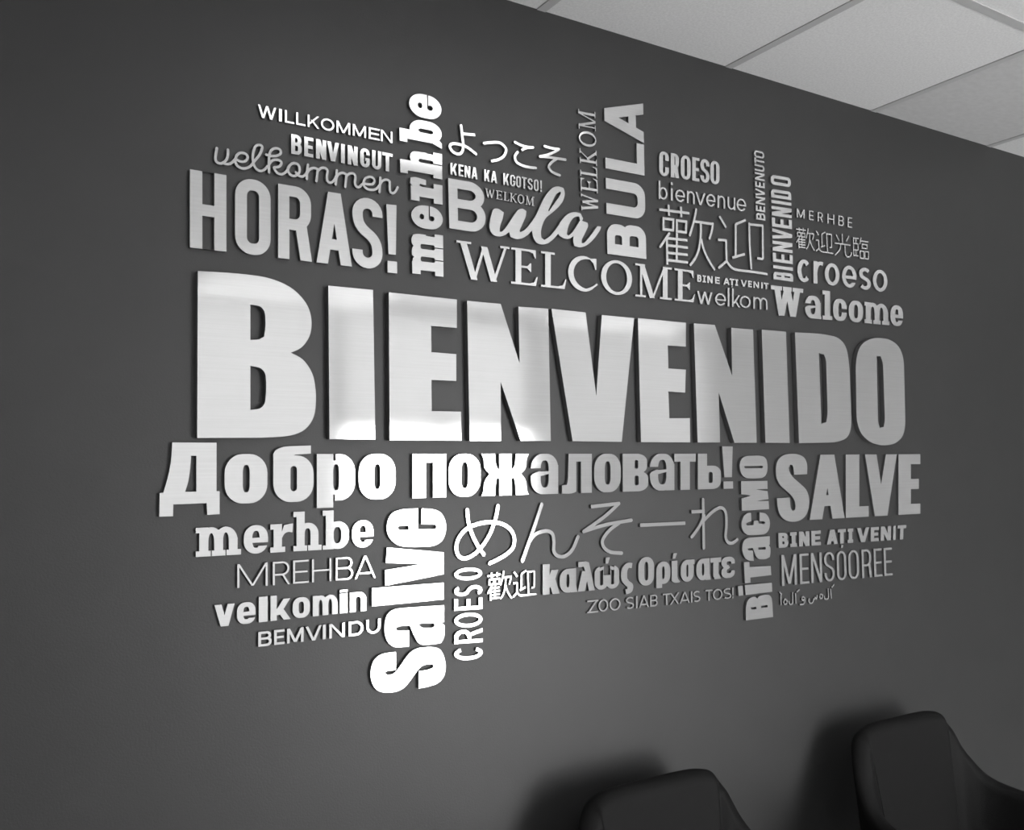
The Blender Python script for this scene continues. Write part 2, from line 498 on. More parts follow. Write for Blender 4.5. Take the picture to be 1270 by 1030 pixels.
class Pen:
    """builds one letter in a box w x h (mm) with stems tv wide, bars th high and corner radii rx, ry"""

    def __init__(s, w, h, tv, th, k=None, asc=1.4, desc=.3, slab=0, sl=0, dx=1.0):
        s.dx = dx
        s.w, s.h, s.tv, s.th, s.asc, s.desc, s.slab, s.sl = w, h, tv, th, asc, desc, slab, sl
        s.k = k
        s.rx = w / 2 if k is None else min(k * w, w / 2)
        s.ry = h / 2 if k is None else min(k * w * 1.05, h / 2)
        s.g = Shape()

    def inner(s, iw, ih, rx=None, ry=None):
        rx = s.rx if rx is None else rx
        ry = s.ry if ry is None else ry
        return clamp(rx - s.tv, .38 * iw, .5 * iw), clamp(ry - s.th, min(.38 * iw, .5 * ih), .5 * ih)

    def ring(s, x0, y0, x1, y1, rx=None, ry=None):
        rx = s.rx if rx is None else rx
        ry = s.ry if ry is None else ry
        s.g.OV(x0, y0, x1, y1, rx, ry)
        a, b = s.inner(x1 - x0 - 2 * s.tv, y1 - y0 - 2 * s.th, rx, ry)
        s.g.OV(x0 + s.tv, y0 + s.th, x1 - s.tv, y1 - s.th, a, b, -1)

    def bowl(s, x1, y0, y1, part):
        """D-shaped lobe from the left edge; part 0 = outside, 1 = counter"""
        hh = y1 - y0
        ry = min(s.ry, hh / 2); rx = min(s.rx if s.k is not None else max(ry, .45 * x1), x1 * .75)
        if s.k is None:
            rx = min(hh / 2 * 1.05, x1 * .8)
            ry = hh / 2
        if part == 0:
            s.g.R(0, y0, x1 - rx, y1); s.g.OV(max(0, x1 - 2 * rx), y0, x1, y1, rx, ry)
            s.g.R(0, y0, min(x1 - rx, x1 * .5), y1)
        else:
            iw, ih = x1 - 2 * s.tv, hh - 2 * s.th
            a = clamp(rx - s.tv, .3 * iw, iw); b = clamp(ry - s.th, min(.3 * iw, ih / 2), ih / 2)
            X1 = x1 - s.tv
            s.g.R(s.tv, y0 + s.th, X1 - a, y1 - s.th, -1)
            s.g.P(arc(X1 - a, y1 - s.th - b, a, b, 0, 90, 8) + [(s.tv, y1 - s.th), (s.tv, y0 + s.th)] + arc(X1 - a, y0 + s.th + b, a, b, 270, 360, 8), -1)

    def esses(s, term=.03, h=None):
        h = h or s.h
        w, tv, th = s.w, s.tv, s.th
        X0, X1 = tv / 2, w - tv / 2
        r = (X1 - X0) / 2
        ry = clamp(min(s.ry, .27 * h) - th / 2, .1 * h, .27 * h)
        cx = w / 2
        yt, yb = h - th / 2 - ry, th / 2 + ry
        a0 = 0 if s.k is not None else 32
        top = ([(X1, yt - term * h)] if s.k is not None else []) + arc(cx, yt, r, ry, a0, 180, 12)
        bot = arc(cx, yb, r, ry, 0, -180 + a0, 12) + ([(X0, yb + term * h)] if s.k is not None else [])
        gap = yt - yb
        sp = bezier((X0, yt), (X0, yt - gap * .62), (X1, yb + gap * .62), (X1, yb), 14)
        s.g.ST(top + sp[1:-1] + bot, tv, th)

    # ---- capitals
    def cap(s, c):
        g, w, h, tv, th = s.g, s.w, s.h, s.tv, s.th
        if c == 'I':
            g.R(0, 0, w, h)
        elif c == 'J':
            g.R(w - tv, 0, w, h)
        elif c == 'Y':
            pass
        elif c == 'L':
            g.R(0, 0, tv, h); g.R(0, 0, w, th)
        elif c == 'E':
            g.R(0, 0, tv, h); g.R(0, 0, w, th); g.R(0, h - th, w, h); g.R(0, h / 2 - th / 2, w * .93, h / 2 + th / 2)
        elif c == 'T':
            g.R(0, h - th, w, h); g.R(w / 2 - tv / 2, 0, w / 2 + tv / 2, h)
        elif c == 'H':
            g.R(0, 0, tv, h); g.R(w - tv, 0, w, h); g.R(0, h / 2 - th / 2, w, h / 2 + th / 2)
        elif c == 'O':
            s.ring(0, 0, w, h)
        elif c in 'CG':
            if s.k is None:
                a = 38
                g.ST(arc(w / 2, h / 2, w / 2 - tv / 2, h / 2 - th / 2, a, 360 - a, 30), tv, th)
            else:
                s.ring(0, 0, w, h)
                if c == 'C':
                    g.R(w - tv - (w - 2 * tv) * .4, .37 * h, w + 1, .64 * h, -1)
                else:
                    g.R(w - tv - (w - 2 * tv) * .4, .5 * h, w + 1, .66 * h, -1)
                    g.R(w * .52, .5 * h - th * .9, w, .5 * h)
        elif c == 'D':
            s.bowl(w, 0, h, 0); s.bowl(w, 0, h, 1)
        elif c == 'B':
            m_ = h * .525
            s.bowl(w * .96, m_ - th / 2, h, 0); s.bowl(w, 0, m_ + th / 2, 0)
            s.bowl(w * .96, m_ - th / 2, h, 1); s.bowl(w, 0, m_ + th / 2, 1)
        elif c == 'R':
            m_ = h * .40
            tx = tv * 1.05
            s.bowl(w * .97, m_, h, 0)
            g.DG(w * .97 - tv * 1.0 if s.k is not None else w * .55, m_ + th, w - tx / 2, 0, tx)
            s.bowl(w * .97, m_, h, 1)
            g.R(0, 0, tv, h)
        elif c == 'A':
            tx = tv * 1.06 * s.dx
            d = tx * .06
            g.DG(tx / 2, 0, w / 2 - d, h, tx); g.DG(w - tx / 2, 0, w / 2 + d, h, tx)
            y = .2 * h
            g.R(w * .22, y, w * .78, y + th)
        elif c == 'V':
            tx = tv * 1.06 * s.dx; d = tx * .06
            g.DG(tx / 2, h, w / 2 - d, 0, tx); g.DG(w - tx / 2, h, w / 2 + d, 0, tx)
        elif c == 'W':
            tx = min(tv * 1.06, w * .3)
            for a, b in ((tx / 2, .28 * w), (.5 * w, .28 * w), (.5 * w, .72 * w), (w - tx / 2, .72 * w)):
                g.DG(a, h, b, 0, tx)
        elif c == 'M':
            g.R(0, 0, tv, h); g.R(w - tv, 0, w, h)
            tx = tv * 1.1
            g.DG(tx / 2, h, w / 2, .05 * h, tx); g.DG(w - tx / 2, h, w / 2, .05 * h, tx)
        elif c == 'N':
            g.R(0, 0, tv, h); g.R(w - tv, 0, w, h)
            tx = tv * 1.12
            g.DG(tx / 2, h, w - tx / 2, 0, tx)
        elif c == 'K':
            tx = tv * 1.12
            g.R(0, 0, tv, h)
            g.DG(tv * .6 + tx * .3, .28 * h, w - tx * .55, h, tx); g.DG(tv + (w - tv) * .22, .62 * h, w - tx * .5, 0, tx)
            g.R(-w, 0, 0, h, -1)
        elif c == 'U':
            g.R(0, s.ry, w, h); g.OV(0, 0, w, 2 * s.ry, s.rx, s.ry)
            a, b = s.inner(w - 2 * tv, 2 * h)
            g.R(tv, th + b, w - tv, h + 1, -1); g.OV(tv, th, w - tv, th + 2 * b, a, b, -1)
        elif c == 'S':
            s.esses()
        elif c == 'Z':
            g.R(0, 0, w, th); g.R(0, h - th, w, h)
            g.DG(tv * .65, 0, w - tv * .65, h, tv * 1.3)
        elif c == 'X':
            g.DG(tv * .6, 0, w - tv * .6, h, tv * 1.2); g.DG(w - tv * .6, 0, tv * .6, h, tv * 1.2)
        elif c == '!':
            g.P([(0, h), (w, h), (w * .86, .27 * h), (w * .14, .27 * h)]); g.R(w * .04, 0, w * .96, min(.17 * h, w * 1.3))
        elif c == 'Ț':
            s.cap('T'); g.P([(w * .40, -.30 * h), (w * .58, -.30 * h), (w * .66, -.10 * h), (w * .44, -.10 * h)])
        elif c == 'Î':      # I with slab ends
            g.R(w / 2 - tv / 2, 0, w / 2 + tv / 2, h); g.R(0, 0, w, th); g.R(0, h - th, w, h)
        return g

    # ---- small letters: h is the x-height
    def stem(s, x, y0, y1):
        s.g.R(x, y0, x + s.tv, y1)

    def arch(s, x0, x1):
        g, h, tv, th = s.g, s.h, s.tv, s.th
        w = x1 - x0
        rx, ry = min(w / 2, s.rx), min(h / 2, max(s.ry if s.k is not None else w / 2, .2 * w))
        sub = Shape()
        sub.R(x0 + w / 2, 0, x1, h - ry); sub.OV(x0, h - 2 * ry, x1, h, rx, ry)
        sub.R(x0, 0, x0 + w / 2, h - ry)
        a = clamp(rx - tv, .38 * (w - 2 * tv), .5 * (w - 2 * tv)); b = clamp(ry - th, .3 * a, ry)
        sub.R(x0 + tv, -1, x1 - tv, h - th - b, -1); sub.OV(x0 + tv, h - th - 2 * b, x1 - tv, h - th, a, b, -1)
        return sub.ops

    def small(s, c):
        g, w, h, tv, th = s.g, s.w, s.h, s.tv, s.th
        A = s.asc * h
        if c == 'o':
            s.ring(0, 0, w, h)
        elif c == 'c':
            if s.k is None:
                g.ST(arc(w / 2 + .03 * w, h / 2, w / 2 - tv / 2, h / 2 - th / 2, 42, 318, 28), tv, th)
            else:
                s.ring(0, 0, w, h); g.R(w - tv * 1.3, .38 * h, w + 1, .62 * h, -1)
        elif c == 'e':
            s.ring(0, 0, w, h)
            m_ = .47 * h
            tb = th * .85
            g.R(tv * .5, m_ - tb / 2, w - tv * .5, m_ + tb / 2)
            g.R(w * .5, .25 * h if s.k is None else max(th * .9, m_ - tb / 2 - .12 * h), w + 1, m_ - tb / 2, -1)
        elif c in 'nm':
            if c == 'n':
                g.ops += s.arch(0, w)
            else:
                x = (w + tv) / 2
                a, b = s.arch(0, x), s.arch(x - tv, w)
                g.ops += [o for o in a if o[1] > 0] + [o for o in b if o[1] > 0] + [o for o in a if o[1] < 0] + [o for o in b if o[1] < 0]
                s.stem(x - tv, 0, h * .8)
                s.stem(w - tv, 0, h * .6)
            s.stem(0, 0, h)
        elif c == 'h':
            g.ops += s.arch(0, w); s.stem(0, 0, A)
        elif c == 'u':
            g.ops += [([(w - x, h - y) for x, y in pts], q) for pts, q in s.arch(0, w)]
            s.stem(w - tv, 0, h)
        elif c == 'r':
            s.stem(0, 0, h)
            if s.k is None:
                g.ST(bezier((tv * .5, h * .5), (tv * .6, h * .85), (w * .6, h), (w - tv * .15, h - th * .62), 10), tv, th)
            else:
                g.R(tv * .5, h - th * 1.4, w, h)
        elif c == 'l':
            g.R(0, 0, w, A)
        elif c == 'i':
            g.R(0, 0, w, h)
            g.R(0, max(1.06 * h, A - min(w, .2 * h)) if s.k is not None else A - w * 1.05, w, A)
        elif c == 'b':
            s.ring(0, 0, w, h); s.stem(0, 0, A)
        elif c == 'k':
            tx = tv * 1.12
            s.stem(0, 0, A)
            g.DG(tv * .6 + tx * .3, .25 * h, w - tx * .55, h, tx); g.DG(tv + (w - tv) * .2, .55 * h, w - tx * .5, 0, tx)
            g.R(-w, 0, 0, h, -1)
        elif c in 'vw':
            s.cap(c.upper())
        elif c == 's':
            s.esses(.02)
        elif c == 'a':
            s.ring(0, 0, w, h)
            yb = .575 * h
            c_ = w - 2 * tv
            g.P([(-1, .44 * h), (-1, .645 * h), (tv + c_ * .8, .645 * h), (tv + c_ * .8, .59 * h), (tv * .75, .565 * h), (tv * .2, .51 * h)], -1)
            g.P([(tv * .7, yb - .02 * h), (w - tv * .7, yb), (w - tv * .7, yb - th * .35), (tv * .9, yb - th * .8)])
            g.R(w - tv, 0, w, h * .72)
        return g

    # ---- heavy Cyrillic and Greek
    def other(s, c):
        g, w, h, tv, th = s.g, s.w, s.h, s.tv, s.th
        A = s.asc * h
        if c in 'оΟ':
            hh = h if c == 'о' else A
            s.ring(0, 0, w, hh)
        elif c == 'б':
            s.ring(0, 0, w, h * .97)
            g.R(0, .35 * h, tv, 1.0 * h)
            g.P(smooth_corners([(0, .8 * h), (0, 1.02 * h), (.08 * w, 1.1 * h), (.28 * w, 1.16 * h), (.93 * w, 1.18 * h), (.93 * w, 1.01 * h),
                                (.52 * w, .985 * h), (.46 * w, .94 * h), (.46 * w, .85 * h)]))
            g.OV(tv, th, w - tv, .97 * h - th, .5 * (w - 2 * tv), .5 * (w - 2 * tv), -1)
        elif c in 'рρ':
            d = s.desc * h
            s.ring(0, 0, w, h)
            if c == 'р':
                g.R(0, -d, tv, h)
                g.R(tv, .86 * h, tv * 1.15, h * 1.01, -1); g.R(tv, -.02 * h, tv * 1.1, .13 * h, -1)
            else:
                g.R(0, -d, tv, h * .5)
        elif c == 'п':
            g.R(0, 0, tv, h); g.R(w - tv, 0, w, h); g.R(0, h - th, w, h)
        elif c == 'ж':
            b = w * .26
            g.R(w / 2 - b / 2, 0, w / 2 + b / 2, h)
            left = [(0, h), (.28 * w, h), (.30 * w, .72 * h), (.37 * w, .60 * h), (.40 * w, .62 * h), (.40 * w, .40 * h), (.32 * w, .42 * h),
                    (.29 * w, .25 * h), (.28 * w, 0), (0, 0), (.04 * w, .10 * h), (.06 * w, .36 * h), (.17 * w, .52 * h), (.06 * w, .64 * h), (.05 * w, .88 * h)]
            g.P(smooth_corners(left)); g.P([(w - x, y) for x, y in reversed(smooth_corners(left))])
        elif c == 'а':
            t = Pen(w, h, tv * .84, th * .84, s.k)
            t.small('a')
            g.ops += t.g.ops
        elif c == 'л':
            g.R(w - tv, 0, w, h)
            g.P(smooth_corners([(.22 * w, h), (w, h), (w, h - th), (.60 * w, h - th), (.60 * w, .2 * h), (.50 * w, .04 * h), (.3 * w, -.01 * h), (0, 0),
                                (0, .2 * h), (.16 * w, .22 * h), (.2 * w, .35 * h)]))
            g.R(w - tv - .16 * w, -1, w - tv, h - th, -1)
        elif c == 'в':
            g.R(0, 0, w * .6, h)
            g.OV(0, .46 * h, w * .95, h, .4 * w, .2 * h); g.OV(0, 0, w, .54 * h, .4 * w, .2 * h)
            g.R(0, 0, .4 * w, h)
            g.OV(.46 * w, .60 * h, .60 * w, .83 * h, .06 * w, .05 * h, -1); g.OV(.46 * w, .16 * h, .62 * w, .42 * h, .07 * w, .05 * h, -1)
        elif c == 'т':
            g.R(0, h - th * 1.1, w, h); g.R(w / 2 - tv / 2, 0, w / 2 + tv / 2, h)
        elif c == 'ь':
            g.R(0, 0, tv, h); g.R(0, 0, w * .6, .66 * h); g.OV(0, 0, w, .66 * h, .36 * w, .2 * h); g.R(0, 0, tv, .6 * h)
            g.OV(.46 * w, .17 * h, .64 * w, .48 * h, .07 * w, .06 * h, -1)
        elif c == 'κ':
            s.g.R(0, 0, tv, A)
            tx = tv * 1.05
            g.DG(tv * .9, .28 * h, w - tx * .62, h, tx); g.DG(tv + (w - tv) * .25, .6 * h, w - tx * .45, 0, tx)
        elif c == 'α':
            x1 = w * .92
            s.ring(0, 0, x1, h)
            g.R(x1 - tv, .12 * h, x1, h); g.P([(x1 - tv, .3 * h), (x1, .3 * h), (w, 0), (x1 - tv * .8, 0)])
        elif c == 'λ':
            tx = tv * 1.1
            g.DG(tx * .55, 0, w * .47, .85 * h, tx)
            g.P([(.05 * w, A), (.5 * w, A), (.66 * w, A * .96), (.72 * w, A * .8), (w, 0), (w * .66, 0), (.42 * w, .72 * A), (.36 * w, A - th), (.05 * w, A - th)])
        elif c == 'ώ':
            r = .5 * w
            for x0, x1 in ((0, .55 * w), (.45 * w, w)):
                g.OV(x0, 0, x1, h, .28 * w, .3 * h)
            for x0, x1 in ((0, .55 * w), (.45 * w, w)):
                g.OV(x0 + tv * .82, th * .8, x1 - tv * .82, h + 5, .07 * w, .07 * h, -1)
            g.R(.36 * w, .6 * h, .64 * w, h + 5, -1)
            g.P(smooth_corners([(.12 * w, .9 * h), (.38 * w, h), (.36 * w, .86 * h), (.24 * w, .8 * h)]))
            g.P(smooth_corners([(.88 * w, .9 * h), (.62 * w, h), (.64 * w, .86 * h), (.76 * w, .8 * h)]))
            g.P([(.44 * w, 1.1 * h), (.54 * w, 1.1 * h), (.62 * w, 1.36 * h), (.45 * w, 1.36 * h)])
        elif c == 'ς':
            g.ST(spline([(w * .95, h * .93), (w * .6, h * .95), (w * .3, h * .75), (w * .28, h * .4), (w * .5, h * .2), (w * .78, .05 * h), (w * .72, -.14 * h),
                         (w * .4, -.2 * h)]), tv, th)
        elif c == 'ί':
            g.R(0, .15 * h, tv, h); g.P(smooth_corners([(0, .3 * h), (tv, .3 * h), (tv * 1.1, .15 * h), (w, .05 * h), (w * .9, 0), (.3 * w, 0), (0, .1 * h)]))
            g.P([(.1 * w, 1.1 * h), (.4 * w, 1.1 * h), (.62 * w, 1.34 * h), (.2 * w, 1.34 * h)])
        elif c == 'σ':
            s.ring(0, 0, w * .94, h); g.R(w * .4, h - th, w, h)
        elif c == 'τ':
            g.R(0, h - th, w, h); x = w * .27
            g.R(x, .12 * h, x + tv, h); g.P([(x, .25 * h), (x + tv, .25 * h), (w * .98, 0), (x + .1 * w, 0)])
        elif c == 'ε':
            for y0, y1 in ((.46 * h, h), (0, .54 * h)):
                g.OV(0, y0, w, y1, .42 * w, .24 * h)
            g.OV(tv, .6 * h, w * .74, h - th, .1 * w, .1 * h, -1); g.OV(tv, th, w * .74, .42 * h, .1 * w, .1 * h, -1)
            g.R(w * .55, .40 * h, w + 1, .66 * h, -1); g.R(w * .55, .33 * h, w + 1, .5 * h, -1)
            g.R(w * .3, .46 * h, w * .62, .54 * h)
        return g

    # ---- book-face capitals with hairlines and bracketed serifs
    def serif(s, c):
        g, w, h, tv, th = s.g, s.w, s.h, s.tv, s.th
        f = th * .85

        def foot(x0, x1, y, up=1):
            g.R(x0, min(y, y + up * f), x1, max(y, y + up * f))
        sx = tv * .75
        if c == 'E':
            x = sx
            g.R(x, 0, x + tv, h); foot(0, w * .9, 0); foot(0, w * .92, h, -1)
            g.R(x, h * .5 - f / 2, w * .68, h * .5 + f / 2)
            g.P([(w * .72, 0), (w * .93, 0), (w, .26 * h), (w * .96, .26 * h), (w * .86, .1 * h), (w * .70, f)])
            g.P([(w * .66, h), (w * .92, h), (w * .93, .77 * h), (w * .89, .77 * h), (w * .82, .9 * h), (w * .66, h - f)])
            g.P([(w * .60, h * .5 - f / 2), (w * .72, .38 * h), (w * .75, .38 * h), (w * .75, .62 * h), (w * .72, .62 * h), (w * .60, h * .5 + f / 2)])
        elif c == 'L':
            g.R(sx, 0, sx + tv, h); foot(0, w * .92, 0); foot(0, 2 * sx + tv, h, -1)
            g.P([(w * .68, 0), (w * .93, 0), (w, .28 * h), (w * .96, .28 * h), (w * .86, .1 * h), (w * .66, f)])
        elif c == 'W':
            tx, tn = tv * 1.05, max(th * 1.2, tv * .38)
            xa, xb, xc, xd, xe_ = .12 * w, .33 * w, .55 * w, .70 * w, .93 * w
            g.DG(xa, h, xb, 0, tx); g.DG(xc - tx * .3, h * .92, xb, 0, tn)
            g.DG(xc - tx * .3, h * .92, xd, 0, tx); g.DG(xe_, h, xd, 0, tn)
            foot(0, .27 * w, h, -1); foot(.82 * w, w, h, -1)
        elif c == 'K':
            tx, tn = tv * 1.1, max(th, tv * .4)
            g.R(sx, 0, sx + tv, h); foot(0, 2 * sx + tv, 0); foot(0, 2 * sx + tv, h, -1)
            g.DG(sx + tv, .42 * h, w * .82, h, tn); g.DG(sx + tv * 1.4, .56 * h, w * .84, 0, tx)
            foot(.66 * w, w * .97, h, -1); foot(.66 * w, w, 0)
        elif c == 'O':
            g.OV(0, -.015 * h, w, 1.015 * h, w / 2, h); g.OV(tv, th, w - tv, h - th, w / 2, h, -1)
        elif c == 'C':
            g.OV(0, -.015 * h, w * 1.04, 1.015 * h, w, h); g.OV(tv, th, w * 1.14, h - th * .9, w, h, -1)
            g.P([(w * .76, h * .5), (w * 1.2, -.1 * h), (w * 1.2, 1.1 * h)], -1)
            g.R(w * .955, -.1 * h, w * 1.3, 1.1 * h, -1)
            g.P([(w * .70, h * .955), (w * .90, h * .98), (w * .95, h * .98), (w * .95, h * .66), (w * .91, h * .66), (w * .85, h * .83)])
            g.P([(w * .60, .03 * h), (w * .84, .10 * h), (w, .22 * h), (w * .97, .26 * h), (w * .80, .15 * h), (w * .60, th)])
        elif c == 'M':
            tn = max(th, tv * .42)
            xa, xb = .13 * w, .82 * w
            g.R(xa, 0, xa + tn, h); g.R(xb - tv * .5, 0, xb + tv * .5, h)
            g.DG(xa + tv * .3, h, w * .46, 0, tv * 1.05); g.DG(xb - tv * .1, h, w * .46 + tv * .1, 0, tn)
            foot(0, .26 * w, h, -1); foot(0, .28 * w, 0); foot(.78 * w, w, h, -1); foot(.67 * w, w, 0)
        return g

    # ---- slab-serif small letters
    def slabs(s, c):
        g, w, h, tv, th, q, e = s.g, s.w, s.h, s.tv, s.th, s.slab, s.sl
        A = s.asc * h

        def foot(x):
            g.R(x - e, 0, x + tv + e, q)
        if c == 'm':
            n = (w - 2 * e)
            gap = (n - 3 * tv) / 2
            X = [e, e + tv + gap, e + 2 * (tv + gap)]
            t = Pen(n, h, tv, th, s.k)
            t.small('m')
            g.ops += [([(x + e, y) for x, y in pts], k) for pts, k in t.g.ops]
            for x in X:
                g.R(max(0, x - min(e, gap * .42)) if x > e else 0, 0, min(w, x + tv + (min(e, gap * .42) if x < X[2] else e)), q)
            g.R(0, h - q, e + tv * .5, h)
        elif c == 'h':
            n = w - 2 * e
            t = Pen(n, h, tv, th, s.k, s.asc)
            t.small('h')
            g.ops += [([(x + e, y) for x, y in pts], k) for pts, k in t.g.ops]
            gap = n - 2 * tv
            g.R(0, 0, e + tv + min(e, gap * .42), q); g.R(e + n - tv - min(e, gap * .42), 0, w, q)
            g.R(0, A - q, e + tv * .5, A)
        elif c == 'r':
            g.R(e, 0, e + tv, h); g.R(0, 0, tv + 2 * e, q); g.R(0, h - q, e + tv * .5, h)
            g.P(smooth_corners([(e + tv * .8, .52 * h), (e + tv, .72 * h), (e + tv * 1.25, .95 * h), (w * .9, h), (w, h), (w * .97, .68 * h), (w * .8, .72 * h),
                                (e + tv * 1.3, .66 * h), (e + tv, .5 * h)]))
        elif c == 'b':
            t = Pen(w - e, h, tv, th, s.k, s.asc)
            t.small('b')
            g.ops += [([(x + e, y) for x, y in pts], k) for pts, k in t.g.ops]
            g.R(0, A - q, e + tv * .5, A); g.R(0, 0, e + tv * .5, q * .8)
        elif c == 'l':
            x = w / 2 - tv / 2
            g.R(x, 0, x + tv, A); g.R(0, 0, w, q); g.R(0, A - q, x + tv * .5, A)
        elif c == 'W':
            H = s.asc * h * .965
            tx = tv * 1.0
            for a, b in ((.17 * w, .32 * w), (.5 * w, .32 * w), (.5 * w, .68 * w), (.83 * w, .68 * w)):
                g.DG(a, H, b, 0, tx)
            for a, b in ((0, .335), (.365, .635), (.665, 1)):
                g.R(a * w, H - q, b * w, H)
        elif c == 'a':
            s.small('a'); g.R(w - tv, 0, w * 1.04, q * .7)
        elif c == 'c':
            s.ring(0, 0, w, h); g.R(w - tv * 1.2, .40 * h, w + 1, .56 * h, -1)
        else:
            s.small(c)
        return g


def letter_shape(c, style, w, h, tv, th, opt):
    p = Pen(w, h, tv, th, opt.get('k'), opt.get('asc', 1.4), opt.get('desc', .15), opt.get('slab', 0), opt.get('sl', 0), opt.get('dx', 1.0))
    return {'cap': p.cap, 'small': p.small, 'other': p.other, 'serif': p.serif, 'slab': p.slabs}[style](c) if c != '!' else p.cap('!')


def run(frame, letters, style, tv, th, depth=.006, o=(0, 0), s=5.0, vertical=False, **opt):
    """one line of type on the wall. frame = baseline start, baseline end, top start, top end; letters = 'W:50-163 ...' gives each letter's
    extent along the line; tv, th = stem and bar widths. All are read off the photograph (origin o, scale s). Returns [(shape, char)]"""
    q = [(o[0] + frame[i] / s, o[1] + frame[i + 1] / s) for i in range(0, 8, 2)]
    b0, b1, t0, t1 = (on_wall(*p, depth) for p in q)
    ma, mb = lerp(q[0], q[2], .5), lerp(q[1], q[3], .5)
    wa, wb = on_wall(*ma, depth), on_wall(*mb, depth)
    L2 = (wb[0] - wa[0]) ** 2 + (wb[1] - wa[1]) ** 2
    ax = 1 if vertical else 0
    along = math.sqrt(L2) / math.hypot(mb[0] - ma[0], mb[1] - ma[1]) / s
    hp = (math.hypot(q[2][0] - q[0][0], q[2][1] - q[0][1]) + math.hypot(q[3][0] - q[1][0], q[3][1] - q[1][1])) / 2
    hm = (math.hypot(t0[0] - b0[0], t0[1] - b0[1]) + math.hypot(t1[0] - b1[0], t1[1] - b1[1])) / 2
    across = hm / hp / s
    TV, TH = tv * along, th * across
    op = dict(opt)
    if 'slab' in op:
        op['slab'] *= across; op['sl'] *= along

    def tpos(v):
        v = o[ax] + v / s
        t = (v - ma[ax]) / (mb[ax] - ma[ax])
        w_ = on_wall(*lerp(ma, mb, t), depth)
        return ((w_[0] - wa[0]) * (wb[0] - wa[0]) + (w_[1] - wa[1]) * (wb[1] - wa[1])) / L2
    out = []
    for tok in letters.split():
        ch, ext = tok[0], tok[2:]
        a, b = (float(v) for v in ext.split('-'))
        ta, tb = tpos(a), tpos(b)
        B0, B1, T0, T1 = lerp(b0, b1, ta), lerp(b0, b1, tb), lerp(t0, t1, ta), lerp(t0, t1, tb)
        w = math.hypot((B1[0] + T1[0] - B0[0] - T0[0]) / 2, (B1[1] + T1[1] - B0[1] - T0[1]) / 2)
        h = (math.hypot(T0[0] - B0[0], T0[1] - B0[1]) + math.hypot(T1[0] - B1[0], T1[1] - B1[1])) / 2

        def f(x, y, B0=B0, B1=B1, T0=T0, T1=T1, w=w, h=h):
            return lerp(lerp(B0, B1, x / w), lerp(T0, T1, x / w), y / h)
        out.append((letter_shape(ch, style, w, h, TV, TH, op).mapped(f), ch))
    return out


def traced(items, depth=.006, o=(0, 0), s=5.0, pen=6.0):
    """outlines (P), holes (H) and pen strokes (S curved, L straight, Z closed) read off the photograph; pen in mm"""
    g = Shape()
    for kind, *pts in items:
        W_ = [on_wall(o[0] + pts[i] / s, o[1] + pts[i + 1] / s, depth) for i in range(0, len(pts), 2)]
        if kind in 'PH':
            g.P(smooth_corners(W_), 1 if kind == 'P' else -1)
        elif kind == 'C':
            g.P(W_)
        elif kind == 'S':
            g.ST(spline(W_), pen, caps='round')
        elif kind == 'L':
            g.ST(W_, pen)
        elif kind == 'Z':
            g.ST(W_, pen, closed=True)
    return g


def refit(shape, box_px, depth, src=None):
    """the same strokes set again at another size: fitted to the box left, right, top, bottom given as photograph points"""
    pts = [p for pl, _ in shape.ops for p in pl]
    x0, x1 = min(p[0] for p in pts), max(p[0] for p in pts)
    y0, y1 = min(p[1] for p in pts), max(p[1] for p in pts)
    (lx, ly), (rx, ry), (tx, ty), (bx, by) = box_px
    X0, X1 = on_wall(lx, ly, depth)[0], on_wall(rx, ry, depth)[0]
    Y1, Y0 = on_wall(tx, ty, depth)[1], on_wall(bx, by, depth)[1]
    return lambda x, y: (X0 + (x - x0) / (x1 - x0) * (X1 - X0), Y0 + (y - y0) / (y1 - y0) * (Y1 - Y0))


GROUP = 'welcome words on the charcoal wall'


def word(label, shapes, depth=.006, names=None, one=None):
    """a word is one thing, each of its letters a part"""
    pts = [p for sh in shapes for pl, k in sh.ops if k > 0 for p in pl]
    x = min(p[0] for p in pts) / 1000; z = min(p[1] for p in pts) / 1000
    if one:
        o = solid(shapes[0], depth, one, None)
        o['label'], o['category'], o['group'] = label, 'lettering', GROUP
        return o
    t = thing('wall_lettering', label, 'lettering', (x, 0, z), 0, GROUP)
    for i, sh in enumerate(shapes):
        solid(sh, depth, names[i] if names else 'letter', t)
    return t


def typed(label, runs, depth=.006):
    sh, nm = [], []
    for r in runs:
        for a, ch in r:
            sh.append(a); nm.append('exclamation_mark' if ch == '!' else 'letter')
    return word(label, sh, depth, nm)

# ------------------------------------------------------------------ the words
A_, B_, C_, D_, E_o, F_, G_, H_ = (220, 170), (310, 110), (400, 180), (540, 140), (640, 120), (800, 175), (900, 220), (700, 240)
J_, K_, L_, M_o, N_, O_, P_o = (250, 620), (400, 540), (420, 670), (540, 600), (700, 540), (710, 600), (900, 550)

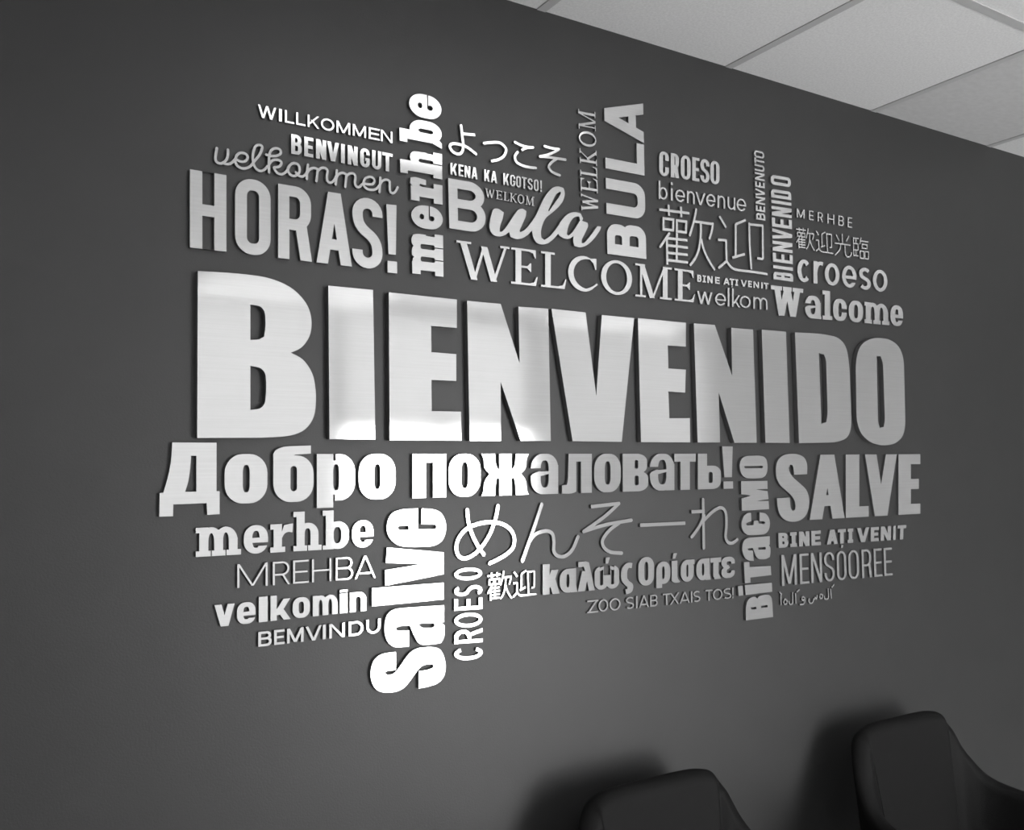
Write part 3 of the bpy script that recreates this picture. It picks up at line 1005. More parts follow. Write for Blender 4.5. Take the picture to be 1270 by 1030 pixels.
# the one large word
BIG = .014
S1 = dict(o=(220, 320), s=2.761, depth=BIG)
S2 = dict(o=(660, 360), s=2.592, depth=BIG)
PX = dict(o=(0, 0), s=1, depth=BIG)
word('very large glossy silver BIENVENIDO across the middle of the wall', [
    traced([('P', 70, 45, 210, 53, 320, 68, 400, 105, 450, 165, 462, 220, 455, 270, 425, 310, 388, 325, 430, 345, 465, 395, 477, 470, 470, 545, 440, 590, 390, 610, 310, 616, 68, 617),
            ('H', 250, 160, 285, 165, 300, 185, 303, 230, 297, 270, 280, 280, 250, 281),
            ('H', 250, 370, 285, 376, 302, 395, 305, 450, 300, 500, 285, 517, 250, 521)], **S1),
    traced([('C', 517, 95, 670, 110, 678, 622, 521, 621)], **S1),
    traced([('C', 724, 118, 957, 143, 957, 240, 869, 233, 870, 323, 955, 330, 955, 422, 870, 418, 871, 525, 971, 527, 973, 626, 727, 625)], **S1),
    traced([('C', 579.3, 373.2, 621, 377.2, 644.5, 451.1, 643, 380.5, 680, 383.1, 683.1, 547.3, 645.6, 547.1, 621, 473.9, 621.3, 547.1, 582.6, 547.1)], **PX),
    traced([('C', 62, 60, 172, 72, 206, 340, 224, 80, 328, 90, 288, 488, 130, 486)], **S2),
    traced([('C', 340, 90, 494, 105, 494, 182, 436, 178, 438, 252, 494, 256, 492, 330, 438, 326, 441, 412, 507, 412, 508, 490, 350, 489)], **S2),
    traced([('C', 520, 107, 587, 112, 643, 275, 640, 121, 710, 127, 722, 491, 650, 491, 600, 330, 604, 490, 532, 490)], **S2),
    traced([('C', 738, 127, 816, 134, 828, 492, 750, 491)], **S2),
    traced([('P', 845, 136, 930, 140, 985, 152, 1010, 180, 1020, 240, 1027, 440, 1015, 475, 980, 490, 858, 492),
            ('H', 922, 203, 938, 207, 945, 225, 950, 400, 945, 425, 930, 430)], **S2),
    traced([('P', 1110, 153, 1150, 158, 1180, 180, 1195, 220, 1200, 440, 1190, 475, 1165, 495, 1125, 501, 1085, 490, 1055, 460, 1043, 420, 1040, 230, 1052, 180, 1080, 158),
            ('H', 1108, 212, 1120, 213, 1128, 235, 1134, 420, 1130, 440, 1118, 443, 1112, 425, 1108, 240)], **S2),
], BIG)

# upper left
typed('thin white WILLKOMMEN, the highest word at the upper left',
      [run((50, 176, 882, 338, 50, 97, 882, 268), 'W:50-163 I:180-198 L:217-275 L:287-345 K:358-430 O:440-523 M:537-622 M:638-720 E:737-805 N:812-884', 'cap', 12, 11, o=B_)])
typed('bold condensed white BENVINGUT just under WILLKOMMEN',
      [run((256, 403, 885, 519, 256, 280, 885, 405), 'B:256-322 E:337-393 N:410-473 V:478-553 I:565-588 N:606-668 G:684-743 U:757-815 T:820-885', 'cap', 23, 20, o=B_, k=.48)])
V1, V2 = dict(o=(260, 170), s=10, pen=5.0), dict(o=(370, 170), s=10, pen=5.0)
a = traced([('S', 88, 140, 78, 200, 70, 265, 85, 310, 130, 330, 170, 318, 205, 285, 225, 225, 225, 160),
            ('S', 165, 318, 195, 337, 235, 338, 275, 318, 315, 275, 340, 222, 390, 198, 450, 215, 470, 258, 440, 300, 385, 306, 328, 280),
            ('S', 312, 290, 335, 350, 390, 388, 450, 388, 510, 358, 550, 305, 605, 240, 642, 170, 648, 118, 612, 100, 570, 115, 545, 170, 533, 250, 545, 340, 580, 400, 630, 423, 680, 405, 720, 360),
            ('S', 700, 220, 760, 237, 830, 235, 880, 205, 870, 160, 820, 142, 770, 160, 742, 210, 733, 300, 735, 440),
            ('S', 738, 335, 780, 292, 840, 285, 885, 310, 880, 350, 840, 375, 798, 380, 815, 420, 850, 455, 900, 463, 950, 430, 975, 385, 1000, 345, 1045, 325, 1095, 345, 1115, 400, 1100, 455, 1045, 485, 990, 460, 968, 400, 985, 360),
            ('S', 1068, 440, 1095, 475, 1135, 492, 1175, 478, 1215, 420)], **V1)
a.ops += traced([('S', 118, 345, 108, 420, 103, 520), ('S', 108, 450, 140, 403, 190, 385, 232, 400), ('S', 240, 405, 232, 470, 222, 550),
                 ('S', 238, 425, 280, 388, 330, 387, 360, 420, 352, 490, 362, 550, 400, 568, 440, 540, 472, 480),
                 ('S', 475, 415, 470, 500, 462, 590), ('S', 468, 510, 500, 462, 550, 446, 590, 465), ('S', 595, 470, 588, 540, 580, 620),
                 ('S', 592, 490, 635, 455, 680, 455, 705, 490, 700, 570, 720, 618, 760, 618, 800, 580, 860, 588, 920, 585, 942, 548, 925, 510, 880, 495, 830, 515, 808, 560, 815, 610, 860, 650, 920, 658, 970, 640, 1005, 600),
                 ('S', 1015, 505, 1010, 600, 1005, 685), ('S', 1005, 600, 1040, 548, 1090, 530, 1130, 555, 1130, 620, 1140, 680, 1170, 698, 1200, 680, 1230, 625)], **V2).ops
word('looping handwritten silver velkommen between BENVINGUT and HORAS!', [a], .007, one='script_lettering')
typed('large condensed silver HORAS! above the left end of BIENVENIDO',
      [run((78, 685, 1265, 825, 78, 200, 1265, 393), 'H:78-304 O:358-578 R:625-835 A:863-1082 S:1085-1272', 'cap', 70, 68, o=A_, k=.47, depth=.008),
       run((402, 790, 465, 797, 396, 367, 458, 373), '!:399-462', 'cap', 60, 60, o=C_, depth=.008)], .008)

# upright slab word between HORAS! and Bula
MB = dict(vertical=True, o=(0, 0), s=1, depth=.008)
fr = (550, 343.5, 547.3, 120, 511.5, 339.2, 507.2, 111)


def fat(c, w, h):
    g_ = Shape()
    if c == 'm':
        g_.R(0, 0, w, .27 * h); g_.R(.10 * w, 0, .93 * w, h * .8)
        g_.P(smooth_corners([(.08 * w, .6 * h), (.08 * w, .98 * h), (.36 * w, .98 * h), (.40 * w, .93 * h), (.44 * w, h), (.56 * w, 1.01 * h), (.66 * w, .95 * h), (.71 * w, h), (.82 * w, 1.02 * h), (.93 * w, .95 * h), (.96 * w, .8 * h), (.96 * w, .5 * h)]))
        g_.R(0, .74 * h, .3 * w, h); g_.R(0, .27 * h, .10 * w, .74 * h, -1)
        for x in (.31, .61):
            g_.OV(x * w, .27 * h, (x + .12) * w, .73 * h, .05 * w, .05 * h, -1); g_.R((x + .05) * w, -1, (x + .075) * w, .3 * h, -1)
        g_.R(.935 * w, .27 * h, w * 1.1, .55 * h, -1)
    elif c == 'e':
        g_.OV(0, 0, w, h, .5 * w, .42 * h)
        g_.OV(.38 * w, .60 * h, .62 * w, .74 * h, .1 * w, .07 * h, -1)
        g_.OV(.36 * w, .27 * h, .58 * w, .45 * h, .1 * w, .08 * h, -1); g_.R(.5 * w, .415 * h, w + 1, .45 * h, -1)
    elif c == 'r':
        g_.R(0, 0, .88 * w, .28 * h); g_.R(.2 * w, 0, .66 * w, h); g_.R(0, .73 * h, .5 * w, h)
        g_.P(smooth_corners([(.55 * w, .72 * h), (.6 * w, .9 * h), (.75 * w, 1.02 * h), (1.0 * w, h), (1.06 * w, .85 * h), (1.0 * w, .52 * h), (.76 * w, .52 * h), (.78 * w, .7 * h), (.7 * w, .74 * h), (.66 * w, .66 * h)]))
    elif c == 'h':
        A2 = 1.31 * h
        g_.R(0, 0, w * .97, .28 * h); g_.R(.12 * w, 0, .88 * w, h * .7); g_.P(smooth_corners([(.3 * w, .5 * h), (.45 * w, .96 * h), (.6 * w, 1.01 * h), (.78 * w, .99 * h), (.88 * w, .9 * h), (.9 * w, .5 * h)]))
        g_.R(.12 * w, 0, .5 * w, A2); g_.R(0, 1.08 * h, .4 * w, A2)
        g_.OV(.5 * w, .28 * h, .64 * w, .74 * h, .06 * w, .06 * h, -1); g_.R(.5 * w, -1, .545 * w, .3 * h, -1)
    elif c == 'b':
        A2 = 1.31 * h
        g_.OV(.15 * w, 0, w, h, .42 * w, .40 * h); g_.R(.14 * w, .1 * h, .52 * w, A2); g_.R(0, 1.08 * h, .4 * w, A2)
        g_.P([(.14 * w, .3 * h), (0, .03 * h), (0, 0), (.2 * w, 0), (.3 * w, .08 * h), (.5 * w, .2 * h)])
        g_.OV(.50 * w, .27 * h, .66 * w, .73 * h, .07 * w, .1 * h, -1)
    return g_


def fat_run(frame, letters, o, s, depth):
    q = [(frame[i], frame[i + 1]) for i in range(0, 8, 2)]
    b0, b1, t0, t1 = (on_wall(*p, depth) for p in q)
    ma, mb = lerp(q[0], q[2], .5), lerp(q[1], q[3], .5)
    wa, wb = on_wall(*ma, depth), on_wall(*mb, depth)
    out = []
    for tok in letters.split():
        a_, b_ = (float(v) for v in tok[2:].split('-'))
        ts = []
        for v in (a_, b_):
            w_ = on_wall(*lerp(ma, mb, (v - ma[1]) / (mb[1] - ma[1])), depth)
            ts.append((w_[1] - wa[1]) / (wb[1] - wa[1]))
        B0, B1, T0, T1 = lerp(b0, b1, ts[0]), lerp(b0, b1, ts[1]), lerp(t0, t1, ts[0]), lerp(t0, t1, ts[1])
        w = math.hypot(B1[0] - B0[0], B1[1] - B0[1]); h = math.hypot(T0[0] - B0[0], T0[1] - B0[1])
        out.append(fat(tok[0], w, h).mapped(lambda x, y: lerp(lerp(B0, B1, x / w), lerp(T0, T1, x / w), y / h)))
    return out


word('heavy slab-serif white merhbe running upward beside HORAS!', fat_run(fr, 'm:341.4-289.6 e:284-255.5 r:250.9-223.5 h:219.3-186.5 b:180.6-150.2 e:146.7-117.5', 0, 1, .008), .008)

# upper middle
Y1 = dict(o=(550, 145), s=7.744, pen=6.2)
word('brush-thin white Japanese word at the top, above KENA KA KGOTSO!', [
    traced([('S', 168, 85, 178, 180, 188, 270, 180, 330, 150, 358, 100, 345, 65, 305, 65, 270, 100, 258, 160, 268, 220, 290, 270, 325, 310, 358), ('L', 185, 164, 302, 175)], **Y1),
    traced([('S', 388, 255, 450, 248, 530, 248, 580, 280, 600, 320, 580, 375, 530, 410, 465, 425)], **Y1),
    traced([('S', 685, 245, 740, 272, 800, 290, 858, 295), ('S', 858, 295, 800, 298, 755, 317), ('S', 710, 340, 685, 380, 700, 435, 760, 470, 820, 485, 885, 492)], **Y1),
    traced([('S', 970, 283, 1040, 303, 1108, 312), ('S', 1108, 312, 1060, 340, 1000, 365, 925, 382), ('S', 925, 382, 1000, 388, 1080, 400, 1170, 412),
            ('S', 1085, 405, 1035, 440, 1010, 480, 1030, 520, 1070, 545, 1115, 562)], **Y1)], .007)
typed('small bold white KENA KA KGOTSO! below the first Japanese word',
      [run((68, 552, 945, 722, 68, 440, 945, 612), 'K:68-130 E:145-192 N:203-258 A:268-328 K:392-445 A:455-515 K:575-630 G:640-690 O:698-745 T:752-800 S:810-858 O:868-915 !:929-946', 'cap', 17, 15, o=(550, 145), s=7.744, k=.48, depth=.006)], .006)
b_ = run((88, 716, 312, 750, 80, 405, 312, 445), 'B:83-312', 'cap', 55, 55, o=D_, k=.42, depth=.008)[0][0]
u_ = traced([('P', 110, 318, 150, 320, 205, 360, 195, 420, 165, 500, 162, 555, 185, 558, 230, 510, 300, 400, 350, 330, 395, 318, 435, 345, 430, 400, 395, 480, 365, 545, 375, 560, 420, 540, 480, 470, 540, 380, 590, 260, 640, 170,
              700, 105, 760, 90, 815, 110, 832, 160, 815, 240, 760, 310, 690, 370, 630, 415, 600, 480, 582, 560, 590, 620, 620, 640, 670, 610, 740, 530, 800, 430, 860, 370, 930, 353, 990, 370, 1015, 420, 1005, 445, 1060, 465, 1068, 500,
              1040, 560, 1000, 640, 1000, 675, 1030, 670, 1090, 600, 1160, 500, 1200, 505, 1190, 540, 1120, 640, 1050, 700, 980, 720, 925, 700, 912, 650, 918, 600, 880, 630, 830, 632, 775, 600, 760, 578, 720, 625, 660, 675, 600, 690,
              540, 675, 505, 620, 493, 545, 440, 600, 380, 630, 320, 632, 275, 610, 258, 560, 220, 590, 170, 608, 110, 600, 70, 560, 55, 500, 70, 410, 90, 340),
             ('H', 780, 145, 790, 160, 770, 200, 720, 270, 665, 350, 660, 335, 690, 270, 740, 170),
             ('H', 975, 400, 985, 440, 960, 480, 910, 560, 870, 595, 850, 585, 855, 530, 880, 460, 920, 410, 955, 400)], o=(600, 220), s=8.24, depth=.008)
word('silver Bula with a plain B and a brush-script ending', [b_, u_], .008, ['letter', 'script_letters'])
typed('tiny serif silver WELKOM tucked between the B and the script of Bula',
      [run((400, 768, 872, 857, 400, 686, 872, 770), 'W:400-490 E:505-568 L:578-632 K:638-708 O:712-775 M:788-873', 'serif', 11, 6, o=(550, 145), s=7.744, depth=.005)], .005)
typed('wide serif silver WELCOME resting above the middle of BIENVENIDO',
      [run((566, 344.8, 861, 375.3, 566, 298, 861, 336), 'W:566-632 E:634-667 L:671-702.5 C:704.7-741.5 O:745.5-784 M:788-833 E:836.6-862', 'serif', 6.6, 3.0, o=(0, 0), s=1)])
typed('thin serif silver WELKOM running upward beside BULA',
      [run((511, 722, 491, 96, 406, 706, 386, 76), 'W:712-607 E:592-503 L:498-430 K:420-325 O:310-215 M:205-84', 'serif', 15, 6, o=E_o, vertical=True, depth=.006)], .006)
typed('bold silver BULA in capitals running upward left of CROESO',
      [run((808, 1008, 788, 42, 567, 975, 545, -16), 'B:991-793 U:745-525 L:467-272 A:262-13', 'cap', 66, 48, o=E_o, vertical=True, k=.36)])

# upper right
typed('heavy condensed silver CROESO at the top, above bienvenue',
      [run((88, 212, 462, 272, 88, 60, 462, 130), 'C:88-148 R:160-212 O:222-283 E:293-337 S:343-400 O:405-462', 'cap', 22.5, 18, o=F_, k=.47)])
typed('thin lower-case silver bienvenue under CROESO',
      [run((85, 358, 628, 440, 85, 282, 628, 362), 'b:85-140 i:160-172 e:188-248 n:260-308 v:313-375 e:380-437 n:450-497 u:512-560 e:568-627', 'small', 10, 10, o=F_, asc=1.49, depth=.006)], .006)
Kj = dict(o=(812, 250), s=8.44, pen=6.6)
HUAN = [('L', 45, 85, 360, 125), ('L', 142, 35, 148, 150), ('L', 272, 55, 276, 165),
        ('Z', 90, 178, 193, 192, 190, 302, 90, 292), ('Z', 229, 200, 328, 213, 325, 325, 229, 313),
        ('S', 150, 335, 100, 410, 55, 475), ('L', 125, 385, 130, 662), ('L', 230, 330, 228, 618),
        ('L', 125, 385, 340, 408), ('L', 128, 460, 345, 485), ('L', 128, 538, 345, 560), ('L', 128, 614, 345, 640),
        ('S', 432, 85, 410, 200, 365, 355), ('L', 415, 210, 608, 238), ('S', 605, 232, 595, 310, 572, 388),
        ('S', 480, 225, 480, 350, 460, 500, 420, 600, 372, 665), ('S', 485, 400, 510, 500, 560, 610, 622, 712)]
YING = [('L', 675, 155, 745, 275), ('L', 660, 402, 742, 408), ('L', 744, 398, 750, 625), ('S', 750, 625, 670, 695), ('S', 750, 625, 790, 680, 850, 715, 1000, 735, 1170, 760),
        ('L', 950, 195, 845, 240), ('L', 845, 236, 845, 572), ('L', 810, 590, 940, 552), ('S', 987, 232, 992, 450, 1008, 700), ('L', 985, 240, 1135, 256), ('L', 1128, 252, 1130, 608), ('L', 1130, 605, 1070, 595)]
word('large pair of silver Chinese characters below bienvenue', [traced(HUAN, **Kj), traced(YING, **Kj)], .007)
typed('small silver BENVENUTO running upward above the Chinese pair',
      [run((746, 496, 739, 70, 690, 486, 676, 56), 'B:490-447 E:438-403 N:393-347 V:343-297 E:289-254 N:244-198 U:188-148 T:143-107 O:105-62', 'cap', 11, 11, o=F_, vertical=True, k=.45, depth=.006)], .006)
typed('tall condensed silver BIENVENIDO running upward, right of BENVENUTO',
      [run((919, 872, 904, 232, 797, 856, 779, 212), 'B:865-816 I:797-778 E:756-700 N:688-626 V:614-549 E:538-482 N:470-411 I:393-374 D:358-306 O:278-219', 'cap', 19, 19, o=F_, vertical=True, k=.45)])
typed('tiny widely spaced silver MERHBE at the far upper right',
      [run((95, 226, 890, 380, 95, 98, 890, 234), 'M:95-208 E:270-335 R:395-470 H:535-632 B:690-770 E:825-890', 'cap', 16, 15, o=(980, 250), s=11.545, depth=.005)], .005)
f1 = refit(traced(HUAN, **Kj), ((987.6, 300), (1010, 300), (992, 281.5), (1006, 311)), .005)
f2 = refit(traced(YING, **Kj), ((1011.6, 300), (1033, 300), (1023, 287.4), (1030, 315)), .005)


def thin(items, f, pen):
    """redraw strokes through f with another pen"""
    g_ = Shape()
    for kind, *pts in items:
        W_ = [f(*on_wall(812 + pts[i] / 8.44, 250 + pts[i + 1] / 8.44, .006)) for i in range(0, len(pts), 2)]
        if kind == 'S':
            g_.ST(spline(W_), pen, caps='round')
        else:
            g_.ST(W_, pen, closed=kind == 'Z')
    return g_


Kk = dict(o=(980, 250), s=11.545, pen=3.6, depth=.005)
word('row of four small silver Chinese characters above croeso', [
    thin(HUAN, f1, 3.4), thin(YING, f2, 3.6),
    traced([('L', 745, 465, 750, 605), ('S', 660, 480, 700, 560), ('S', 838, 500, 808, 565), ('L', 638, 595, 862, 628), ('S', 725, 610, 712, 690, 645, 765), ('S', 785, 615, 790, 735, 812, 788, 860, 788, 880, 735)], **Kk),
    traced([('L', 905, 515, 912, 785), ('L', 900, 522, 985, 532), ('L', 905, 600, 975, 608), ('L', 905, 690, 975, 698), ('L', 905, 770, 982, 782), ('L', 940, 525, 940, 600), ('L', 940, 695, 942, 775), ('L', 972, 605, 972, 695),
            ('L', 1015, 520, 998, 610), ('L', 1005, 565, 1118, 580), ('Z', 1030, 612, 1102, 622, 1100, 678, 1030, 668), ('Z', 1003, 708, 1055, 716, 1055, 818, 1005, 810), ('Z', 1072, 718, 1122, 724, 1120, 826, 1070, 818)], **Kk)], .005)
typed('rounded lower-case silver croeso sitting on Walcome',
      [run((445, 645, 1005, 715, 445, 505, 1005, 580), 'c:443-525 r:545-607 o:615-706 e:722-812 s:828-900 o:913-1003', 'small', 23, 22, o=G_)])
typed('tiny bold silver BINE ATI VENIT over the thin welkom',
      [run((445, 840, 1195, 919, 445, 765, 1195, 855), 'B:445-490 Î:501-538 N:551-608 E:631-681 A:720-784 Ț:782-835 Î:842-874 V:900-966 E:977-1018 N:1033-1093 I:1114-1132 T:1143-1193', 'cap', 16, 15, o=(812, 250), s=8.44, k=.4, depth=.005)], .005)
typed('thin lower-case silver welkom to the right of WELCOME',
      [run((825, 684, 1260, 723, 825, 605, 1260, 650), 'w:823-918 e:935-1002 l:1013-1023 k:1040-1090 o:1088-1155 m:1172-1260', 'small', 10, 9.5, o=H_, asc=1.5, depth=.006)], .006)
typed('chunky slab-serif silver Walcome above the right end of BIENVENIDO',
      [run((45, 322, 1200, 424, 45, 115, 1200, 246), 'W:45-325 a:342-480 l:495-580 c:588-708 o:725-850 m:862-1080 e:1090-1200', 'slab', 46, 36, o=(950, 345), s=7.056, k=.42, asc=1.3, slab=34, sl=12)])

# lower half
dobro = [(traced([('P', 118, 95, 393, 97, 393, 398, 412, 398, 412, 540, 335, 545, 332, 472, 125, 480, 123, 553, 38, 556, 40, 410, 62, 408, 90, 320, 110, 220, 115, 150),
                  ('H', 235, 178, 268, 178, 268, 400, 198, 402, 218, 340, 230, 260)], o=(190, 530), depth=.008), 'Д')]
fr2 = (230, 627, 909, 606, 230, 563.5, 909, 563)
dobro += run(fr2, 'о:278.6-331.6 б:339-389 р:393-440.3 о:445-490.6', 'other', 16.6, 12, depth=.008, o=(0, 0), s=1, k=.42, asc=1.2, desc=.145)
dobro += run(fr2, 'п:511.6-553.4 о:556.4-596 ж:597-656 а:658.5-692.3 л:697-734 о:737-770 в:772.4-804 а:806-836.4 т:836.4-863 ь:865.6-894', 'other', 15.4, 10.5, depth=.008, o=(0, 0), s=1, k=.42, asc=1.2)
dobro += run((897, 606.6, 909.6, 606.2, 895.6, 554, 908.6, 554), '!:896.3-909.2', 'cap', 10, 10, depth=.008, o=(0, 0), s=1)
typed('heavy silver Cyrillic greeting of two words directly beneath BIENVENIDO', [dobro], .008)
typed('slab-serif lower-case white merhbe under the Cyrillic line at left',
      [run((242.8, 691.3, 463, 678.5, 242.8, 655.2, 463, 645), 'm:242.8-298.9 e:302.4-332.4 r:335.3-363.5 h:363.9-398.9 b:400.3-432.8 e:436.7-463.3', 'slab', 10.2, 7.0, o=(0, 0), s=1, k=.47, asc=1.41, slab=6.5, sl=4)])
typed('hairline white MREHBA under the slab-serif merhbe at left',
      [run((222, 548, 1078, 485, 222, 402, 1078, 345), 'M:222-410 R:442-548 E:568-665 H:685-805 B:832-940 A:950-1080', 'cap', 12, 11, o=J_, depth=.006)], .006)
typed('heavy lower-case white velkomin between MREHBA and BEMVINDU',
      [run((80, 792, 1022, 689, 80, 655, 1022, 569), 'v:80-205 e:220-335 l:355-410 k:428-552 o:565-672 m:690-845 i:857-905 n:920-1022', 'small', 38, 28, o=J_, k=.42, asc=1.19)])
typed('thin white BEMVINDU, lowest word at the lower left',
      [run((352, 914, 1110, 826, 352, 822, 1110, 738), 'B:352-435 E:450-515 M:530-633 V:645-745 I:752-770 N:792-888 D:912-1003 U:1022-1110', 'cap', 16, 14, o=J_, depth=.006)], .006)
Kt, Lt = dict(o=K_, depth=.008), dict(o=L_, depth=.008)
word('huge heavy white Salve running upward left of CROESO', [
    traced([('P', 355, 695, 355, 808, 300, 812, 285, 825, 300, 837, 340, 835, 370, 800, 410, 740, 450, 690, 500, 668, 580, 663, 630, 675, 655, 720, 667, 790, 655, 850, 620, 890, 560, 910, 497, 922, 497, 815, 560, 805, 590, 790, 585, 772, 550, 770,
             510, 785, 485, 815, 440, 880, 400, 925, 350, 945, 270, 948, 225, 925, 200, 870, 198, 810, 215, 750, 250, 715, 300, 700)], **Lt),
    traced([('P', 655, 405, 655, 510, 635, 512, 657, 530, 657, 600, 635, 640, 580, 650, 520, 652, 492, 640, 468, 595, 442, 532, 385, 533, 354, 546, 360, 562, 437, 562, 435, 662, 350, 668, 310, 645, 285, 590, 285, 520, 300, 460, 340, 430, 400, 422),
            ('H', 495, 525, 510, 518, 590, 517, 597, 530, 585, 545, 515, 547)], **Lt),
    traced([('C', 207, 300, 652, 265, 652, 370, 207, 413)], **Lt),
    traced([('C', 400, 697, 752, 727, 752, 863, 390, 935, 388, 838, 620, 800, 393, 793)], **Kt),
    traced([('P', 593, 455, 592, 583, 700, 582, 707, 570, 700, 555, 612, 553, 615, 455, 690, 458, 740, 480, 767, 540, 767, 600, 745, 660, 690, 690, 560, 695, 480, 690, 430, 660, 400, 610, 398, 560, 410, 510, 440, 475, 500, 458),
            ('H', 465, 575, 475, 563, 535, 562, 535, 588, 475, 588)], **Kt)], .008)
typed('condensed white CROESO running upward beside Salve',
      [run((893, 738, 890, 168, 717, 752, 717, 178), 'C:745-664 R:640-553 O:543-452 E:434-362 S:347-283 O:250-172', 'cap', 22, 22, o=L_, vertical=True)])
Mm = dict(o=M_o, pen=8.4)
Nn = dict(o=N_, pen=8.4)
word('long brush-thin Japanese word under the Cyrillic line', [
    traced([('S', 198, 165, 205, 240, 230, 320, 265, 390, 300, 440),
            ('S', 388, 140, 375, 210, 340, 310, 290, 390, 240, 440, 185, 465, 145, 450, 130, 400, 145, 340, 190, 285, 250, 255, 330, 240, 410, 250, 465, 285, 490, 340, 480, 400, 440, 440, 390, 470, 338, 495)], **Mm),
    traced([('S', 660, 130, 610, 280, 540, 480), ('S', 580, 365, 605, 330, 640, 305, 690, 295, 725, 312, 735, 360, 735, 420, 760, 450, 805, 450, 850, 410, 885, 330)], **Mm),
    traced([('L', 965, 144, 1142, 124), ('S', 1138, 124, 1050, 205, 920, 298), ('S', 920, 297, 1060, 255, 1215, 228), ('S', 1140, 245, 1080, 290, 1038, 350, 1045, 395, 1085, 425, 1155, 432)], **Mm),
    traced([('L', 470, 559, 750, 546)], **Nn),
    traced([('S', 860, 400, 865, 700), ('L', 788, 476, 870, 472), ('S', 868, 500, 835, 570, 790, 632), ('S', 865, 530, 920, 475, 970, 450, 1000, 480, 1005, 560, 1000, 630, 1015, 665, 1045, 668, 1072, 648)], **Nn)], .006)
f1 = refit(traced(HUAN, **Kj), ((604.4, 725), (634.5, 725), (618, 709.2), (609, 745.5)), .006)
f2 = refit(traced(YING, **Kj), ((636.2, 725), (665, 725), (652, 707.4), (638, 741)), .006)
word('small pair of white Chinese characters right of the lower CROESO', [thin(HUAN, f1, 3.6), thin(YING, f2, 4.0)], .006)
typed('bold silver Greek greeting of two words below the long Japanese word',
      [run((674.9, 738.2, 911, 716.5, 674.9, 708.2, 911, 690.3), 'κ:673.2-693.6 α:694.2-716.2 λ:716.2-737.7 ώ:737.5-768 ς:770.3-784.6 Ο:791.8-811.3 ρ:814-831.4 ί:833.1-843.8 σ:844.4-861.5 α:863.6-881.6 τ:881-894.5 ε:894.8-911.3',
           'other', 7.4, 6.2, o=(0, 0), s=1, k=.45, asc=1.26, desc=.17)])
typed('thin silver ZOO SIAB TXAIS TOS! beneath the Greek greeting',
      [run((92, 806, 998, 712, 92, 727, 998, 646), 'Z:92-160 O:162-222 O:230-298 S:332-382 I:394-404 A:412-475 B:482-528 T:560-608 X:605-662 A:665-728 I:735-744 S:750-793 T:825-868 O:872-930 S:938-985 !:990-1000', 'cap', 8, 9, o=O_, depth=.005)], .005)
U1, U2 = dict(o=(910, 560), s=9.817, depth=.008), dict(o=(905, 660), s=8.957, depth=.008)
word('heavy silver Cyrillic word running upward left of SALVE', [
    traced([('P', 182, 985, 180, 830, 200, 755, 245, 725, 290, 722, 308, 745, 325, 715, 380, 700, 440, 700, 465, 730, 475, 800, 482, 945),
            ('H', 232, 838, 295, 835, 297, 858, 240, 862), ('H', 345, 822, 420, 815, 420, 838, 350, 845)], **U2),
    traced([('C', 168, 592, 468, 565, 472, 665, 178, 703), ('C', 92, 605, 145, 598, 150, 705, 100, 712)], **U2),
    traced([('C', 158, 338, 218, 335, 222, 392, 455, 378, 462, 480, 228, 508, 232, 565, 170, 572)], **U2),
    traced([('P', 445, 50, 445, 140, 435, 150, 452, 170, 455, 230, 445, 280, 400, 305, 325, 305, 295, 280, 262, 195, 258, 180, 215, 182, 200, 192, 208, 206, 258, 207, 268, 322, 215, 322, 165, 290, 140, 220, 140, 150, 160, 90, 210, 65),
            ('H', 318, 172, 398, 170, 400, 195, 318, 198)], **U2),
    traced([('P', 210, 750, 215, 850, 155, 875, 150, 890, 165, 905, 240, 900, 245, 850, 298, 845, 305, 880, 370, 885, 385, 870, 370, 855, 315, 850, 315, 745, 390, 755, 430, 810, 445, 880, 430, 960, 385, 1010, 300, 1018, 170, 1022, 120, 985, 95, 930, 95, 860, 120, 790, 160, 755)], **U1),
    traced([('C', 90, 365, 410, 360, 412, 458, 270, 466, 412, 486, 424, 583, 280, 606, 424, 606, 430, 705, 100, 725, 95, 575, 210, 540, 92, 522)], **U1),
    traced([('P', 120, 70, 180, 55, 310, 52, 370, 65, 400, 100, 413, 180, 410, 240, 390, 295, 350, 325, 240, 332, 150, 328, 100, 290, 75, 230, 72, 160, 85, 105),
            ('H', 132, 180, 345, 177, 358, 190, 348, 204, 140, 208, 128, 195)], **U1)], .008)
typed('large bold silver SALVE at the right, under the final letters of BIENVENIDO',
      [[(traced([('P', 505, 192, 507, 130, 490, 88, 450, 68, 400, 64, 350, 76, 320, 108, 311, 150, 313, 210, 332, 255, 370, 290, 405, 320, 428, 355, 434, 390, 430, 412, 416, 420, 403, 405, 398, 338, 318, 342, 322, 400, 336, 448, 370, 480, 415, 490,
                     465, 480, 503, 445, 519, 390, 517, 330, 500, 285, 455, 245, 415, 210, 396, 180, 391, 152, 401, 133, 414, 136, 421, 155, 424, 196)], o=P_o, depth=.008), 'S')],
       run((310, 488, 1208, 437, 310, 73, 1208, 68), 'A:521-738 L:745-887 V:864-1062 E:1072-1207', 'cap', 84, 66, o=P_o, k=.45, dx=.83, depth=.008)], .008)
typed('small bold silver BINE ATI VENIT under SALVE',
      [run((328, 650, 1116, 595, 325, 558, 1118, 508), 'B:328-388 Î:400-442 N:455-520 E:532-590 A:628-695 Ț:696-746 Î:757-791 V:815-890 E:900-950 N:962-1025 I:1039-1055 T:1066-1118', 'cap', 22, 20, o=P_o, k=.4, depth=.007)], .007)
